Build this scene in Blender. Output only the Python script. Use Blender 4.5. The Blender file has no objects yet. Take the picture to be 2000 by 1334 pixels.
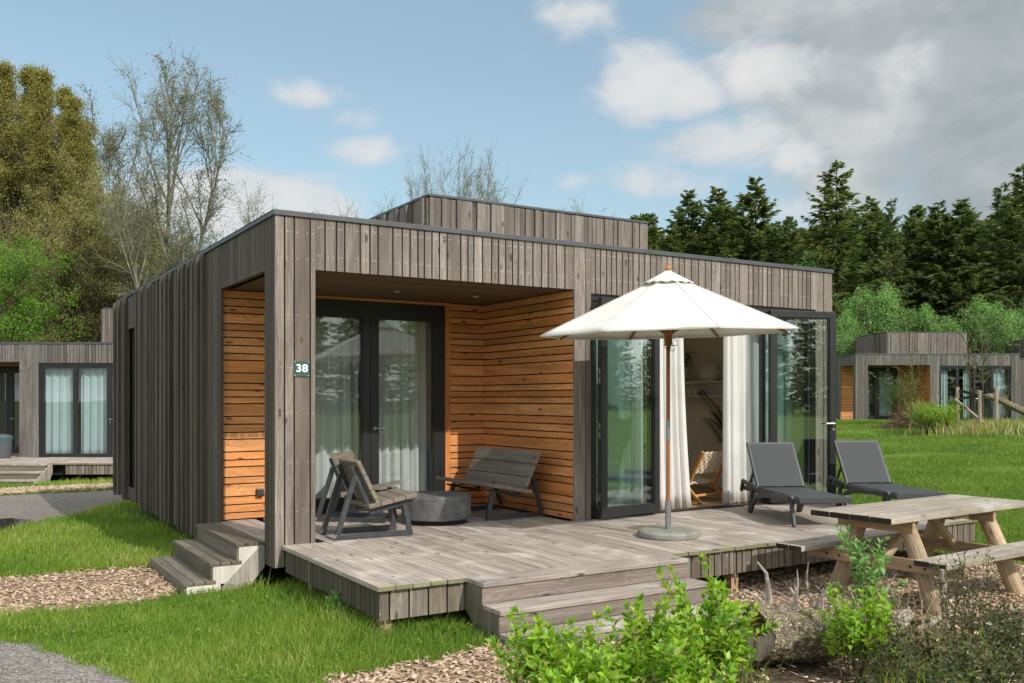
import bpy, math, random
import numpy as np
from mathutils import Vector, Matrix

# ------------------------------------------------------------------ camera, sky, sun, exposure
S = bpy.context.scene
COL = S.collection
rng = np.random.default_rng(7)
random.seed(7)
YAW = 0.5489
CAM = (-2.541, -8.265, 1.330)
cd = bpy.data.cameras.new('camera'); cam = bpy.data.objects.new('camera', cd); COL.objects.link(cam)
cam.location = CAM
cam.rotation_euler = (math.pi/2, 0, -YAW)
cd.sensor_width = 36.0; cd.lens = 36.0*1806.3/2000
cd.shift_y = (779.5-667)/2000
cd.clip_start = 0.05; cd.clip_end = 3000
S.camera = cam
S.render.resolution_x = 1024; S.render.resolution_y = 683

SUN_DIR = Vector((0.376, -2.0, 1.62)).normalized()       # towards the sun
SUN_EL = math.asin(SUN_DIR.z); SUN_AZ = math.atan2(SUN_DIR.x, SUN_DIR.y)

def nd(t, typ, props=None, **ins):
    n = t.nodes.new(typ)
    for k, v in (props or {}).items():
        setattr(n, k, v)
    for k, v in ins.items():
        s = None
        if k.startswith('i') and k[1:].isdigit():
            s = n.inputs[int(k[1:])]
        else:
            kk = k.replace('_', ' ')
            for c in n.inputs:
                if c.name.lower() == kk.lower():
                    s = c; break
        if s is None:
            raise KeyError((typ, k))
        if isinstance(v, bpy.types.NodeSocket):
            t.links.new(v, s)
        else:
            s.default_value = v
    return n
def mth(t, op, a, b=0.0, c=0.0):
    n = t.nodes.new('ShaderNodeMath'); n.operation = op
    for i, v in enumerate((a, b, c)):
        if isinstance(v, bpy.types.NodeSocket): t.links.new(v, n.inputs[i])
        else: n.inputs[i].default_value = v
    return n.outputs[0]
def mixc(t, f, a, b, mode='MIX'):
    n = t.nodes.new('ShaderNodeMix'); n.data_type = 'RGBA'; n.blend_type = mode
    for s, v in ((n.inputs[0], f), (n.inputs[6], a), (n.inputs[7], b)):
        if isinstance(v, bpy.types.NodeSocket): t.links.new(v, s)
        else: s.default_value = v if not isinstance(v, tuple) or len(v) == 4 else (*v, 1)
    return n.outputs[2]
def ramp(t, f, stops, interp='LINEAR'):
    n = t.nodes.new('ShaderNodeValToRGB'); n.color_ramp.interpolation = interp
    e = n.color_ramp.elements
    while len(e) < len(stops): e.new(0.5)
    for i, (p, c) in enumerate(stops):
        e[i].position = p; e[i].color = (*c, 1) if len(c) == 3 else c
    t.links.new(f, n.inputs[0])
    return n.outputs[0]
def smooth(t, v, a, b, lo=0.0, hi=1.0):
    n = t.nodes.new('ShaderNodeMapRange'); n.interpolation_type = 'SMOOTHSTEP'
    t.links.new(v, n.inputs[0])
    n.inputs[1].default_value = a; n.inputs[2].default_value = b
    n.inputs[3].default_value = lo; n.inputs[4].default_value = hi
    return n.outputs[0]

def px_dir(px, py):
    a = (px-1000)/1806.3; b = (779.5-py)/1806.3
    s, c = math.sin(YAW), math.cos(YAW)
    v = Vector((s+a*c, c-a*s, b)).normalized()
    return math.atan2(v.x, v.y), math.asin(v.z)
W = bpy.data.worlds.new('World'); S.world = W; W.use_nodes = True
wt = W.node_tree; wt.nodes.clear()
SKY_STRENGTH = 0.15
sky = nd(wt, 'ShaderNodeTexSky', dict(sky_type='NISHITA', sun_disc=False, sun_elevation=SUN_EL, sun_rotation=SUN_AZ,
         air_density=1.0, dust_density=0.7, ozone_density=1.6))
tc = nd(wt, 'ShaderNodeTexCoord')
sep = nd(wt, 'ShaderNodeSeparateXYZ', Vector=tc.outputs['Generated'])
az = mth(wt, 'ARCTAN2', sep.outputs[0], sep.outputs[1])
el = mth(wt, 'ARCSINE', sep.outputs[2])
cmap = nd(wt, 'ShaderNodeMapping', Vector=tc.outputs['Generated'], Scale=(1.0, 1.0, 1.7))
n1 = nd(wt, 'ShaderNodeTexNoise', Vector=cmap.outputs[0], Scale=9.0, Detail=10.0, Roughness=0.58, Distortion=0.35).outputs[0]
n2 = nd(wt, 'ShaderNodeTexNoise', Vector=cmap.outputs[0], Scale=3.1, Detail=5.0, Roughness=0.5).outputs[0]
def blob_field(blobs):
    tot = None
    for (px, py, hw, hh, amp) in blobs:
        a0, e0 = px_dir(px, py); wa = hw/1806.3*1.0; we = hh/1806.3
        u = mth(wt, 'DIVIDE', mth(wt, 'SUBTRACT', az, a0), wa)
        v = mth(wt, 'DIVIDE', mth(wt, 'SUBTRACT', el, e0), we)
        r = mth(wt, 'ADD', mth(wt, 'MULTIPLY', u, u), mth(wt, 'MULTIPLY', v, v))
        g = mth(wt, 'MULTIPLY', mth(wt, 'EXPONENT', mth(wt, 'MULTIPLY', r, -1.0)), amp)
        tot = g if tot is None else mth(wt, 'MAXIMUM', tot, g)
    return tot
WHITE = [(1255, 150, 100, 74, .90), (1335, 190, 80, 56, .78), (1265, 215, 75, 48, .66), (1395, 280, 130, 50, .90), (1470, 255, 60, 44, .8), (1560, 305, 55, 42, .75), (1520, 125, 120, 70, .78), (1770, 120, 90, 70, .5),
         (480, 395, 190, 72, 1.3), (610, 410, 100, 48, 1.0), (615, 188, 95, 38, .60), (675, 230, 85, 34, .54), (700, 295, 150, 40, .60), (800, 300, 80, 30, .52), (1110, 352, 120, 30, .42),
         (1270, 355, 160, 48, .62), (1150, 20, 140, 55, .55), (930, 238, 45, 18, .40), (1540, 410, 90, 45, .5), (1010, 110, 60, 25, .33)]
GREY = [(1780, 90, 330, 230, 1.15), (1720, 330, 240, 120, .72), (1960, 300, 240, 260, 1.0), (1450, 30, 170, 70, .75), (1640, 60, 200, 100, .9)]
wf = blob_field(WHITE); gf = blob_field(GREY)
nn = mth(wt, 'ADD', mth(wt, 'MULTIPLY', mth(wt, 'SUBTRACT', n1, 0.5), 1.25), mth(wt, 'MULTIPLY', mth(wt, 'SUBTRACT', n2, 0.5), 0.5))
wm = smooth(wt, mth(wt, 'ADD', wf, nn), 0.24, 0.68)
gm = smooth(wt, mth(wt, 'ADD', gf, mth(wt, 'MULTIPLY', nn, .8)), 0.28, 0.72)
# fair weather clouds in the rest of the sky (behind the camera, seen in the panes)
rest = mth(wt, 'MAXIMUM', smooth(wt, mth(wt, 'COSINE', mth(wt, 'SUBTRACT', az, YAW)), 0.6, 0.2), smooth(wt, el, .55, .9))
rm = mth(wt, 'MULTIPLY', smooth(wt, mth(wt, 'ADD', nn, mth(wt, 'MULTIPLY', n2, .5)), 0.02, 0.36), rest)
wm = mth(wt, 'MAXIMUM', wm, rm)
wcol = ramp(wt, mth(wt, 'ADD', n1, mth(wt, 'MULTIPLY', wf, 0.25)), [(0.40, (2.7, 2.95, 3.15)), (0.62, (3.5, 3.62, 3.7)), (0.8, (3.95, 3.95, 3.9))])
gcol = ramp(wt, mth(wt, 'ADD', n1, mth(wt, 'MULTIPLY', n2, 0.6)), [(0.58, (1.72, 1.94, 2.05)), (0.80, (2.4, 2.55, 2.62)), (1.0, (3.2, 3.25, 3.25))])
hz = smooth(wt, el, 0.45, 0.0)
skyc = mixc(wt, mth(wt, 'ADD', mth(wt, 'MULTIPLY', hz, 0.20), .34), mixc(wt, 1.0, sky.outputs[0], (.86, .92, .80), 'MULTIPLY'), (2.35, 2.95, 3.35))
c1 = mixc(wt, mth(wt, 'MULTIPLY', gm, .93), skyc, gcol)
wcol = mixc(wt, 1.0, wcol, mixc(wt, rest, (1, 1, 1), (2.7, 2.6, 2.42)), 'MULTIPLY')  # clouds out of view brightened to raise the fill light
c2 = mixc(wt, mth(wt, 'MULTIPLY', wm, .90), c1, wcol)
bg = nd(wt, 'ShaderNodeBackground', Color=c2, Strength=SKY_STRENGTH)
wo = nd(wt, 'ShaderNodeOutputWorld'); wt.links.new(bg.outputs[0], wo.inputs[0])

ld = bpy.data.lights.new('sun', 'SUN'); sun = bpy.data.objects.new('sun', ld); COL.objects.link(sun)
ld.energy = 2.9; ld.angle = math.radians(0.6); ld.color = (1.0, 0.945, 0.86)
sun.rotation_euler = SUN_DIR.to_track_quat('Z', 'Y').to_euler()
S.view_settings.view_transform = 'Standard'; S.view_settings.look = 'None'
S.view_settings.exposure = 0.42; S.view_settings.gamma = 1.0
S.cycles.use_denoising = True
S.cycles.max_bounces = 10; S.cycles.diffuse_bounces = 6; S.cycles.transparent_max_bounces = 16
S.cycles.caustics_reflective = False; S.cycles.caustics_refractive = False
S.cycles.sample_clamp_indirect = 6.0

# ------------------------------------------------------------------ object helpers
def tag(o, label=None, cat=None, group=None, kind=None):
    if label: o['label'] = label
    if cat: o['category'] = cat
    if group: o['group'] = group
    if kind: o['kind'] = kind
    return o
def thing(name, label, cat, loc=(0, 0, 0), rz=0.0, group=None, kind=None):
    o = bpy.data.objects.new(name, None); COL.objects.link(o)
    o.empty_display_size = 0.2
    o.location = loc; o.rotation_euler = (0, 0, rz)
    return tag(o, label, cat, group, kind)
def copy_tree(o, parent=None):
    c = o.copy(); COL.objects.link(c)
    if parent is not None:
        c.parent = parent
    for ch in list(o.children):
        copy_tree(ch, c)
    return c

class MB:
    """collects polygons with grain UVs (v runs along a board), a random value per board and a material slot"""
    def __init__(s): s.v = []; s.f = []; s.uv = []; s.m = []; s.r = []; s.sm = []
    def poly(s, pts, uvs, m=0, r=0.5, sm=False):
        b = len(s.v); s.v += [tuple(p) for p in pts]; s.f.append(tuple(range(b, b+len(pts))))
        s.uv += list(uvs); s.m.append(m); s.r.append(r); s.sm.append(sm)
    def box(s, c, size, R=None, m=0, r=None, axis=None, em=None, taper=None):
        """box; em: material slot of the two end-grain faces"""
        c = Vector(c); h = [x/2 for x in size]
        if r is None: r = random.random()
        if axis is None: axis = max(range(3), key=lambda i: size[i])
        ou, ov = random.random()*37, random.random()*53
        for ax in range(3):
            a1, a2 = (ax+1) % 3, (ax+2) % 3
            for sg in (-1, 1):
                cor = [(-1, -1), (1, -1), (1, 1), (-1, 1)]
                if sg < 0: cor.reverse()
                pts = []; uvs = []
                for (i, j) in cor:
                    p = [0, 0, 0]; p[ax] = sg*h[ax]; p[a1] = i*h[a1]; p[a2] = j*h[a2]
                    if a2 == axis: uvs.append((p[a1]+ou+ax*3.1, p[a2]+ov))
                    elif a1 == axis: uvs.append((p[a2]+ou+ax*3.1, p[a1]+ov))
                    else: uvs.append((p[a1]+ou, p[a2]+ov))
                    q = Vector(p)
                    if R is not None: q = R @ q
                    pts.append(q+c)
                s.poly(pts, uvs, em if (em is not None and ax == axis) else m, r)
    def bx(s, x0, x1, y0, y1, z0, z1, **k):
        s.box(((x0+x1)/2, (y0+y1)/2, (z0+z1)/2), (x1-x0, y1-y0, z1-z0), **k)
    def beam(s, p0, p1, w, h, up=(0, 0, 1), **k):
        p0 = Vector(p0); p1 = Vector(p1); d = (p1-p0); L = d.length; d.normalize()
        up = Vector(up); x = d.cross(up)
        if x.length < 1e-4: x = d.cross(Vector((1, 0, 0)))
        x.normalize(); y = x.cross(d)
        R = Matrix((x, d, y)).transposed()
        s.box((p0+p1)/2, (w, L, h), R=R, axis=1, **k)
    def prism(s, pts2, to3, depth_vec, m=0, r=None):
        """extruded outline: pts2 list of 2D, to3 maps 2D to a point"""
        if r is None: r = random.random()
        d = Vector(depth_vec); A = [Vector(to3(p)) for p in pts2]; B = [a+d for a in A]
        ou = random.random()*30
        s.poly(A, [(p[0]+ou, p[1]) for p in pts2], m, r); s.poly(B[::-1], [(p[0]+ou, p[1]) for p in pts2[::-1]], m, r)
        n = len(A)
        for i in range(n):
            j = (i+1) % n
            L = (A[j]-A[i]).length
            s.poly([A[j], A[i], B[i], B[j]], [(ou, 0), (ou, L), (ou+d.length, L), (ou+d.length, 0)], m, r)
    def tube(s, pts, rad, n=8, m=0, r=None, caps=True, sm=True, wob=0.0):
        if r is None: r = random.random()
        P = [Vector(p) for p in pts]
        if not hasattr(rad, '__len__'): rad = [rad]*len(P)
        rings = []; L = 0; ou = random.random()*20
        ref = None
        for i, p in enumerate(P):
            d = (P[min(i+1, len(P)-1)]-P[max(i-1, 0)]).normalized()
            if ref is None:
                ref = d.cross(Vector((0, 0, 1)))
                if ref.length < 1e-3: ref = d.cross(Vector((1, 0, 0)))
            ref = (ref-d*ref.dot(d)).normalized(); q = d.cross(ref)
            if i: L += (P[i]-P[i-1]).length
            rings.append(([p+(ref*math.cos(2*math.pi*k/n)+q*math.sin(2*math.pi*k/n))*rad[i]*(1+random.uniform(-wob, wob)) for k in range(n)], L))
        R0 = max(rad)
        for i in range(len(P)-1):
            a, la = rings[i]; b, lb = rings[i+1]
            for k in range(n):
                k2 = (k+1) % n
                u0 = ou+2*math.pi*R0*k/n; u1 = ou+2*math.pi*R0*(k+1)/n
                s.poly([a[k], a[k2], b[k2], b[k]], [(u0, la), (u1, la), (u1, lb), (u0, lb)], m, r, sm)
        if caps:
            s.poly(rings[0][0][::-1], [(ou+.02*k, 0) for k in range(n)], m, r); s.poly(rings[-1][0], [(ou+.02*k, 1) for k in range(n)], m, r)
    def lathe(s, prof, c=(0, 0, 0), n=24, m=0, r=0.5, sm=True):
        c = Vector(c)
        for (r0, z0), (r1, z1) in zip(prof[:-1], prof[1:]):
            for k in range(n):
                a, b = 2*math.pi*k/n, 2*math.pi*(k+1)/n
                P = [(r0, a, z0), (r0, b, z0), (r1, b, z1), (r1, a, z1)]
                if r0 < 1e-6: P = [P[0], P[2], P[3]]
                elif r1 < 1e-6: P = P[:3]
                s.poly([c+Vector((q*math.cos(t), q*math.sin(t), z)) for q, t, z in P], [(q*t, z) for q, t, z in P], m, r, sm)
    def build(s, name, mats, parent=None, bevel=0.0, loc=None, weld=False, solid=0.0):
        me = bpy.data.meshes.new(name)
        me.from_pydata(s.v, [], s.f)
        if not isinstance(mats, (list, tuple)): mats = [mats]
        for m in mats: me.materials.append(m)
        uvl = me.uv_layers.new(name='UVMap')
        uvl.data.foreach_set('uv', np.array(s.uv, dtype=np.float32).ravel())
        me.polygons.foreach_set('material_index', np.array(s.m, dtype=np.int32))
        me.polygons.foreach_set('use_smooth', np.array(s.sm, dtype=bool))
        at = me.attributes.new('rnd', 'FLOAT', 'FACE'); at.data.foreach_set('value', np.array(s.r, dtype=np.float32))
        me.update()
        o = bpy.data.objects.new(name, me); COL.objects.link(o)
        if parent is not None: o.parent = parent
        if loc is not None: o.location = loc
        if weld or bevel > 0 or solid:
            w = o.modifiers.new('weld', 'WELD'); w.merge_threshold = 0.0002
        if solid:
            sd = o.modifiers.new('solid', 'SOLIDIFY'); sd.thickness = solid; sd.offset = 0
        if bevel > 0:
            b = o.modifiers.new('bevel', 'BEVEL'); b.width = bevel; b.segments = 2; b.limit_method = 'ANGLE'; b.angle_limit = math.radians(40)
        return o

def np_mesh(name, V, F, mats, parent=None, rnd=None, smooth=False, midx=None, uv=None, link=True):
    V = np.asarray(V, dtype=np.float32); F = np.asarray(F, dtype=np.int32)
    me = bpy.data.meshes.new(name)
    n, k = F.shape
    me.vertices.add(len(V)); me.vertices.foreach_set('co', V.ravel())
    me.loops.add(n*k); me.loops.foreach_set('vertex_index', F.ravel())
    me.polygons.add(n); me.polygons.foreach_set('loop_start', np.arange(0, n*k, k, dtype=np.int32))
    if not isinstance(mats, (list, tuple)): mats = [mats]
    for m in mats: me.materials.append(m)
    if midx is not None: me.polygons.foreach_set('material_index', np.asarray(midx, dtype=np.int32))
    if smooth: me.polygons.foreach_set('use_smooth', np.ones(n, dtype=bool))
    me.update(calc_edges=True)
    if rnd is not None:
        at = me.attributes.new('rnd', 'FLOAT', 'FACE'); at.data.foreach_set('value', np.asarray(rnd, dtype=np.float32))
    if uv is not None:
        l = me.uv_layers.new(name='UVMap'); l.data.foreach_set('uv', np.asarray(uv, dtype=np.float32)[F.ravel()].ravel())
    me.validate()
    o = bpy.data.objects.new(name, me); COL.objects.link(o)
    if parent is not None: o.parent = parent
    return o

# ------------------------------------------------------------------ materials
def new_mat(name):
    m = bpy.data.materials.new(name); m.use_nodes = True
    t = m.node_tree; t.nodes.clear()
    out = t.nodes.new('ShaderNodeOutputMaterial')
    return m, t, out
def finish(t, out, color, rough=0.6, metal=0.0, bump=None, bstr=0.3, bdist=0.004, spec=0.5, coat=0.0):
    p = t.nodes.new('ShaderNodeBsdfPrincipled')
    for nm, v in (('Base Color', color), ('Roughness', rough), ('Metallic', metal), ('Specular IOR Level', spec), ('Coat Weight', coat)):
        s = p.inputs[nm]
        if isinstance(v, bpy.types.NodeSocket): t.links.new(v, s)
        else: s.default_value = (*v, 1) if isinstance(v, tuple) and len(v) == 3 else v
    if bump is not None:
        b = nd(t, 'ShaderNodeBump', Strength=bstr, Distance=bdist, Height=bump)
        t.links.new(b.outputs[0], p.inputs['Normal'])
    t.links.new(p.outputs[0], out.inputs[0])
    return p
def rnd_attr(t): return nd(t, 'ShaderNodeAttribute', dict(attribute_name='rnd')).outputs['Fac']

def wood(name, tones, dark=(.05, .04, .03), streak=0.45, rings=0.25, knot=(.05, .035, .025), rough=0.72, pale=None, moss=None, spec=.3, fleck=None, stain=None):
    m, t, out = new_mat(name)
    uvn = nd(t, 'ShaderNodeUVMap', dict(uv_map='UVMap'))
    sp = nd(t, 'ShaderNodeSeparateXYZ', Vector=uvn.outputs[0]); u, v = sp.outputs[0], sp.outputs[1]
    r = rnd_attr(t)
    def vec(su, sv, sr): return nd(t, 'ShaderNodeCombineXYZ', X=mth(t, 'MULTIPLY', u, su), Y=mth(t, 'MULTIPLY', v, sv), Z=mth(t, 'MULTIPLY', r, sr)).outputs[0]
    st = nd(t, 'ShaderNodeTexNoise', Vector=vec(85, 2.2, 61), Scale=1.0, Detail=4.0, Roughness=.6).outputs[0]
    br = nd(t, 'ShaderNodeTexNoise', Vector=vec(9, .8, 43), Scale=1.0, Detail=3.0).outputs[0]
    kv = nd(t, 'ShaderNodeTexVoronoi', Vector=vec(7.5, 2.6, 29), Scale=1.0).outputs['Distance']
    kn = smooth(t, kv, .15, .075)
    rg = nd(t, 'ShaderNodeTexNoise', Vector=vec(13, .9, 17), Scale=1.0, Detail=1.0, Distortion=.4).outputs[0]
    rgd = mth(t, 'ADD', mth(t, 'MULTIPLY', rg, 11.0), mth(t, 'MULTIPLY', smooth(t, kv, .5, .05), 2.0))
    rgs = mth(t, 'ABSOLUTE', mth(t, 'SUBTRACT', mth(t, 'FRACT', rgd), .5))
    rgm = smooth(t, rgs, .12, .42)
    n = len(tones)
    base = ramp(t, r, [(i/(n-1), c) for i, c in enumerate(tones)])
    c = mixc(t, mth(t, 'MULTIPLY', smooth(t, st, .72, .36), streak), base, dark)
    c = mixc(t, mth(t, 'MULTIPLY', rgm, rings), c, dark)
    c = mixc(t, 1.0, c, ramp(t, br, [(.3, (.72, .72, .73)), (.7, (1.22, 1.2, 1.18))]), 'MULTIPLY')
    geo = nd(t, 'ShaderNodeNewGeometry')
    pos = geo.outputs['Position']
    if pale is not None:
        pn = nd(t, 'ShaderNodeTexNoise', Vector=pos, Scale=2.3, Detail=6.0, Roughness=.62).outputs[0]
        c = mixc(t, smooth(t, pn, .50, .72, 0, .65), c, pale)
        dn = nd(t, 'ShaderNodeTexNoise', Vector=pos, Scale=1.1, Detail=3.0).outputs[0]
        c = mixc(t, smooth(t, dn, .52, .7, 0, .35), c, (.17, .13, .105))
    if stain is not None:
        dv = nd(t, 'ShaderNodeVectorMath', dict(operation='DISTANCE'), i0=pos, i1=(stain[0], stain[1], 0.0)).outputs['Value']
        sn = nd(t, 'ShaderNodeTexNoise', Vector=pos, Scale=9.0, Detail=4.0).outputs[0]
        c = mixc(t, smooth(t, mth(t, 'ADD', dv, mth(t, 'MULTIPLY', mth(t, 'SUBTRACT', sn, .5), .12)), .27, .22, 0, .72), c, (.13, .075, .045))
    if fleck is not None:
        fv = nd(t, 'ShaderNodeTexVoronoi', Vector=pos, Scale=9.0).outputs['Distance']
        c = mixc(t, smooth(t, fv, .09, .05, 0, .8), c, fleck)
    if moss is not None:
        mn = nd(t, 'ShaderNodeTexNoise', Vector=pos, Scale=5.0, Detail=5.0, Roughness=.6).outputs[0]
        c = mixc(t, smooth(t, mn, .47, .68, 0, moss[1]), c, moss[0])
    c = mixc(t, mth(t, 'MULTIPLY', kn, .85), c, knot)
    h = mth(t, 'SUBTRACT', mth(t, 'ADD', st, mth(t, 'MULTIPLY', rgm, -.3)), mth(t, 'MULTIPLY', kn, .4))
    finish(t, out, c, rough, bump=h, bstr=.35, bdist=.003, spec=spec)
    return m
def plain(name, color, rough=.5, metal=0.0, noise=0.0, scale=30, bstr=0.0, spec=.5, coat=0.0, col2=None, speck=None):
    m, t, out = new_mat(name)
    geo = nd(t, 'ShaderNodeTexCoord').outputs['Object']
    nz = nd(t, 'ShaderNodeTexNoise', Vector=geo, Scale=float(scale), Detail=6.0, Roughness=.6).outputs[0]
    c2 = col2 or tuple(x*(1-noise) for x in color)
    c = mixc(t, smooth(t, nz, .35, .68), color, c2)
    if speck:
        nb = nd(t, 'ShaderNodeTexNoise', Vector=geo, Scale=float(speck[1]), Detail=4.0).outputs[0]
        c = mixc(t, smooth(t, nb, .5, .72, 0, speck[2]), c, speck[0])
    finish(t, out, c, rough, metal, bump=nz if bstr else None, bstr=bstr, bdist=.003, spec=spec, coat=coat)
    return m
def leafmat(name, tones, trans=.4, rough=.5, spec=.3, tint=1.5):
    m, t, out = new_mat(name)
    r = rnd_attr(t); n = len(tones)
    c = ramp(t, r, [(i/(n-1), k) for i, k in enumerate(tones)])
    p = nd(t, 'ShaderNodeBsdfPrincipled', Base_Color=c, Roughness=rough, Specular_IOR_Level=spec)
    tr = nd(t, 'ShaderNodeBsdfTranslucent', Color=mixc(t, 1.0, c, (tint, tint*1.02, tint*.55), 'MULTIPLY'))
    mx = nd(t, 'ShaderNodeMixShader', i0=trans, i1=p.outputs[0], i2=tr.outputs[0])
    t.links.new(mx.outputs[0], out.inputs[0])
    return m
def glassmat(name, tint=(.80, .92, .90), f0=.07):
    m, t, out = new_mat(name)
    lw = nd(t, 'ShaderNodeLayerWeight', Blend=.5).outputs['Facing']
    f = mth(t, 'ADD', f0, mth(t, 'MULTIPLY', mth(t, 'POWER', lw, 4.0), 1-f0))
    geo = nd(t, 'ShaderNodeNewGeometry').outputs['Position']
    nz = nd(t, 'ShaderNodeTexNoise', Vector=geo, Scale=1.6, Detail=1.0).outputs[0]
    bp = nd(t, 'ShaderNodeBump', Strength=.03, Distance=.02, Height=nz).outputs[0]
    tr = nd(t, 'ShaderNodeBsdfTransparent', Color=(*tint, 1))
    gl = nd(t, 'ShaderNodeBsdfGlossy', Color=(1, 1, 1, 1), Roughness=.006, Normal=bp)
    mx = nd(t, 'ShaderNodeMixShader', i0=f, i1=tr.outputs[0], i2=gl.outputs[0])
    t.links.new(mx.outputs[0], out.inputs[0])
    return m
def fabric(name, color, trans=.3, rough=.85, weave=900, dirt=None, wrinkle=0.0):
    m, t, out = new_mat(name)
    pos = nd(t, 'ShaderNodeTexCoord').outputs['Object']
    nz = nd(t, 'ShaderNodeTexNoise', Vector=pos, Scale=3.0, Detail=6.0).outputs[0]
    fine = nd(t, 'ShaderNodeTexNoise', Vector=pos, Scale=float(weave), Detail=1.0).outputs[0]
    c = mixc(t, smooth(t, nz, .4, .75), color, dirt or tuple(x*.93 for x in color))
    bp = nd(t, 'ShaderNodeBump', Strength=.15, Distance=.002, Height=fine).outputs[0]
    if wrinkle:
        wn = nd(t, 'ShaderNodeTexNoise', Vector=pos, Scale=7.0, Detail=3.0, Distortion=.8).outputs[0]
        bp = nd(t, 'ShaderNodeBump', Strength=wrinkle, Distance=.012, Height=wn, Normal=bp).outputs[0]
    p = nd(t, 'ShaderNodeBsdfPrincipled', Base_Color=c, Roughness=rough, Specular_IOR_Level=.15, Normal=bp)
    tr = nd(t, 'ShaderNodeBsdfTranslucent', Color=c)
    mx = nd(t, 'ShaderNodeMixShader', i0=trans, i1=p.outputs[0], i2=tr.outputs[0])
    t.links.new(mx.outputs[0], out.inputs[0])
    return m

M = {}
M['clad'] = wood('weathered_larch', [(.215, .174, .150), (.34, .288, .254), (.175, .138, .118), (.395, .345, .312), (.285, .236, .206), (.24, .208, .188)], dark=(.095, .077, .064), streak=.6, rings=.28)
M['clad_side'] = wood('weathered_larch_algae_shade', [(.115, .096, .073), (.15, .13, .10), (.085, .063, .048), (.13, .118, .09), (.095, .074, .057), (.165, .145, .115)], dark=(.035, .027, .021), streak=.5, rings=.2)  # algae tint, with the shade of the side wall darkened into the tones
M['cladfar'] = wood('weathered_larch_far', [(.15, .138, .128), (.24, .222, .21), (.12, .108, .098), (.29, .27, .255), (.19, .172, .16)], dark=(.06, .052, .046), streak=.6, rings=.2)
M['skirt'] = wood('skirt_larch', [(.21, .175, .14), (.29, .245, .205), (.16, .125, .10), (.25, .22, .17), (.33, .29, .25)], dark=(.07, .055, .04), streak=.6, rings=.25, fleck=(.5, .47, .42))
M['box'] = wood('weathered_larch_roof', [(.20, .165, .142), (.31, .268, .238), (.17, .135, .112), (.28, .238, .208), (.12, .094, .078), (.36, .322, .292)], dark=(.07, .06, .05), streak=.5, rings=.15)
M['orange'] = wood('oiled_larch', [(.73, .31, .105), (.79, .375, .15), (.67, .26, .078), (.81, .42, .18), (.74, .325, .115)], dark=(.40, .125, .03), streak=.3, rings=.36, knot=(.16, .05, .015), rough=.55)
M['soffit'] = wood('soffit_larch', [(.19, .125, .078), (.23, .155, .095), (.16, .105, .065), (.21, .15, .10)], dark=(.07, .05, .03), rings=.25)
M['deck'] = wood('deck_boards', [(.45, .385, .33), (.52, .455, .40), (.40, .335, .28), (.56, .49, .435), (.46, .385, .325)], dark=(.11, .088, .07), streak=.5, rings=.14, pale=(.64, .60, .55), fleck=(.66, .64, .60), stain=(3.655, -0.889))
M['porchdeck'] = M['deck']
M['deckend'] = wood('deck_end_grain', [(.23, .225, .13), (.28, .27, .17), (.21, .20, .12)], dark=(.09, .085, .04), rings=.1, moss=((.20, .22, .07), .6))
M['step'] = wood('step_boards', [(.39, .34, .305), (.44, .385, .345), (.34, .29, .26)], dark=(.15, .115, .095), streak=.45, rings=.35, pale=(.6, .56, .52))
M['stepdark'] = wood('step_boards_damp', [(.20, .175, .14), (.25, .22, .185), (.15, .125, .095), (.28, .25, .215)], dark=(.06, .05, .035), streak=.55, rings=.15, moss=((.12, .13, .05), .35))
M['riser'] = wood('riser_boards', [(.27, .225, .20), (.31, .265, .24), (.24, .195, .17)], dark=(.12, .09, .075), streak=.45, rings=.4)
M['panel'] = wood('pale_step_panel', [(.62, .58, .53), (.68, .64, .60)], dark=(.36, .32, .28), streak=.3, rings=.15)
M['stringer'] = wood('step_sides', [(.40, .35, .305), (.48, .44, .40), (.36, .30, .26)], dark=(.16, .12, .10), streak=.4, rings=.25)
M['chairwood'] = wood('bench_planks', [(.25, .215, .18), (.29, .25, .215), (.22, .185, .15)], dark=(.08, .065, .05), streak=.5, rings=.2, moss=((.22, .23, .055), .35))
M['benchwood'] = wood('bench_planks_dry', [(.235, .205, .175), (.28, .25, .215), (.25, .215, .18)], dark=(.09, .075, .06), streak=.5, rings=.2)
M['table'] = wood('picnic_planks', [(.42, .375, .32), (.47, .42, .37), (.39, .34, .28)], dark=(.16, .12, .085), streak=.5, rings=.3, pale=(.5, .47, .43), moss=((.30, .30, .13), .3))
M['tableend'] = wood('picnic_end_grain', [(.03, .024, .018), (.045, .035, .027)], dark=(.01, .008, .006), streak=.6, rings=.3)
M['logleg'] = wood('peeled_log', [(.52, .40, .26), (.58, .47, .33), (.47, .35, .22)], dark=(.20, .12, .06), streak=.6, rings=.25, knot=(.14, .08, .04))
M['beam'] = wood('table_beams', [(.42, .29, .18), (.47, .34, .22)], dark=(.20, .12, .065), streak=.5, rings=.25)
M['teak'] = wood('teak', [(.40, .155, .055), (.44, .18, .065)], dark=(.20, .07, .02), streak=.35, rings=.1, rough=.45)
M['chairteak'] = wood('honey_teak', [(.58, .29, .095), (.62, .32, .11)], dark=(.34, .14, .035), streak=.3, rings=.15, rough=.4)
M['void'] = plain('dark_membrane', (.012, .012, .012), .9)
M['coping'] = plain('grey_roof_trim', (.085, .09, .095), .45, .3, .2, 4)
M['roof'] = plain('roof_membrane', (.08, .08, .08), .9, 0, .3, 3)
M['frame'] = plain('black_aluminium', (.018, .018, .0185), .42, 0, .25, 8, spec=.45)
M['glass'] = glassmat('window_glass', (.86, .925, .915), .13)
M['glassporch'] = glassmat('porch_glass', (.93, .96, .955), .065)
M['glassfar'] = glassmat('window_glass_far', (.84, .905, .92), .055)
M['steel'] = plain('brushed_steel', (.42, .42, .42), .32, .9, .15, 40)
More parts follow.
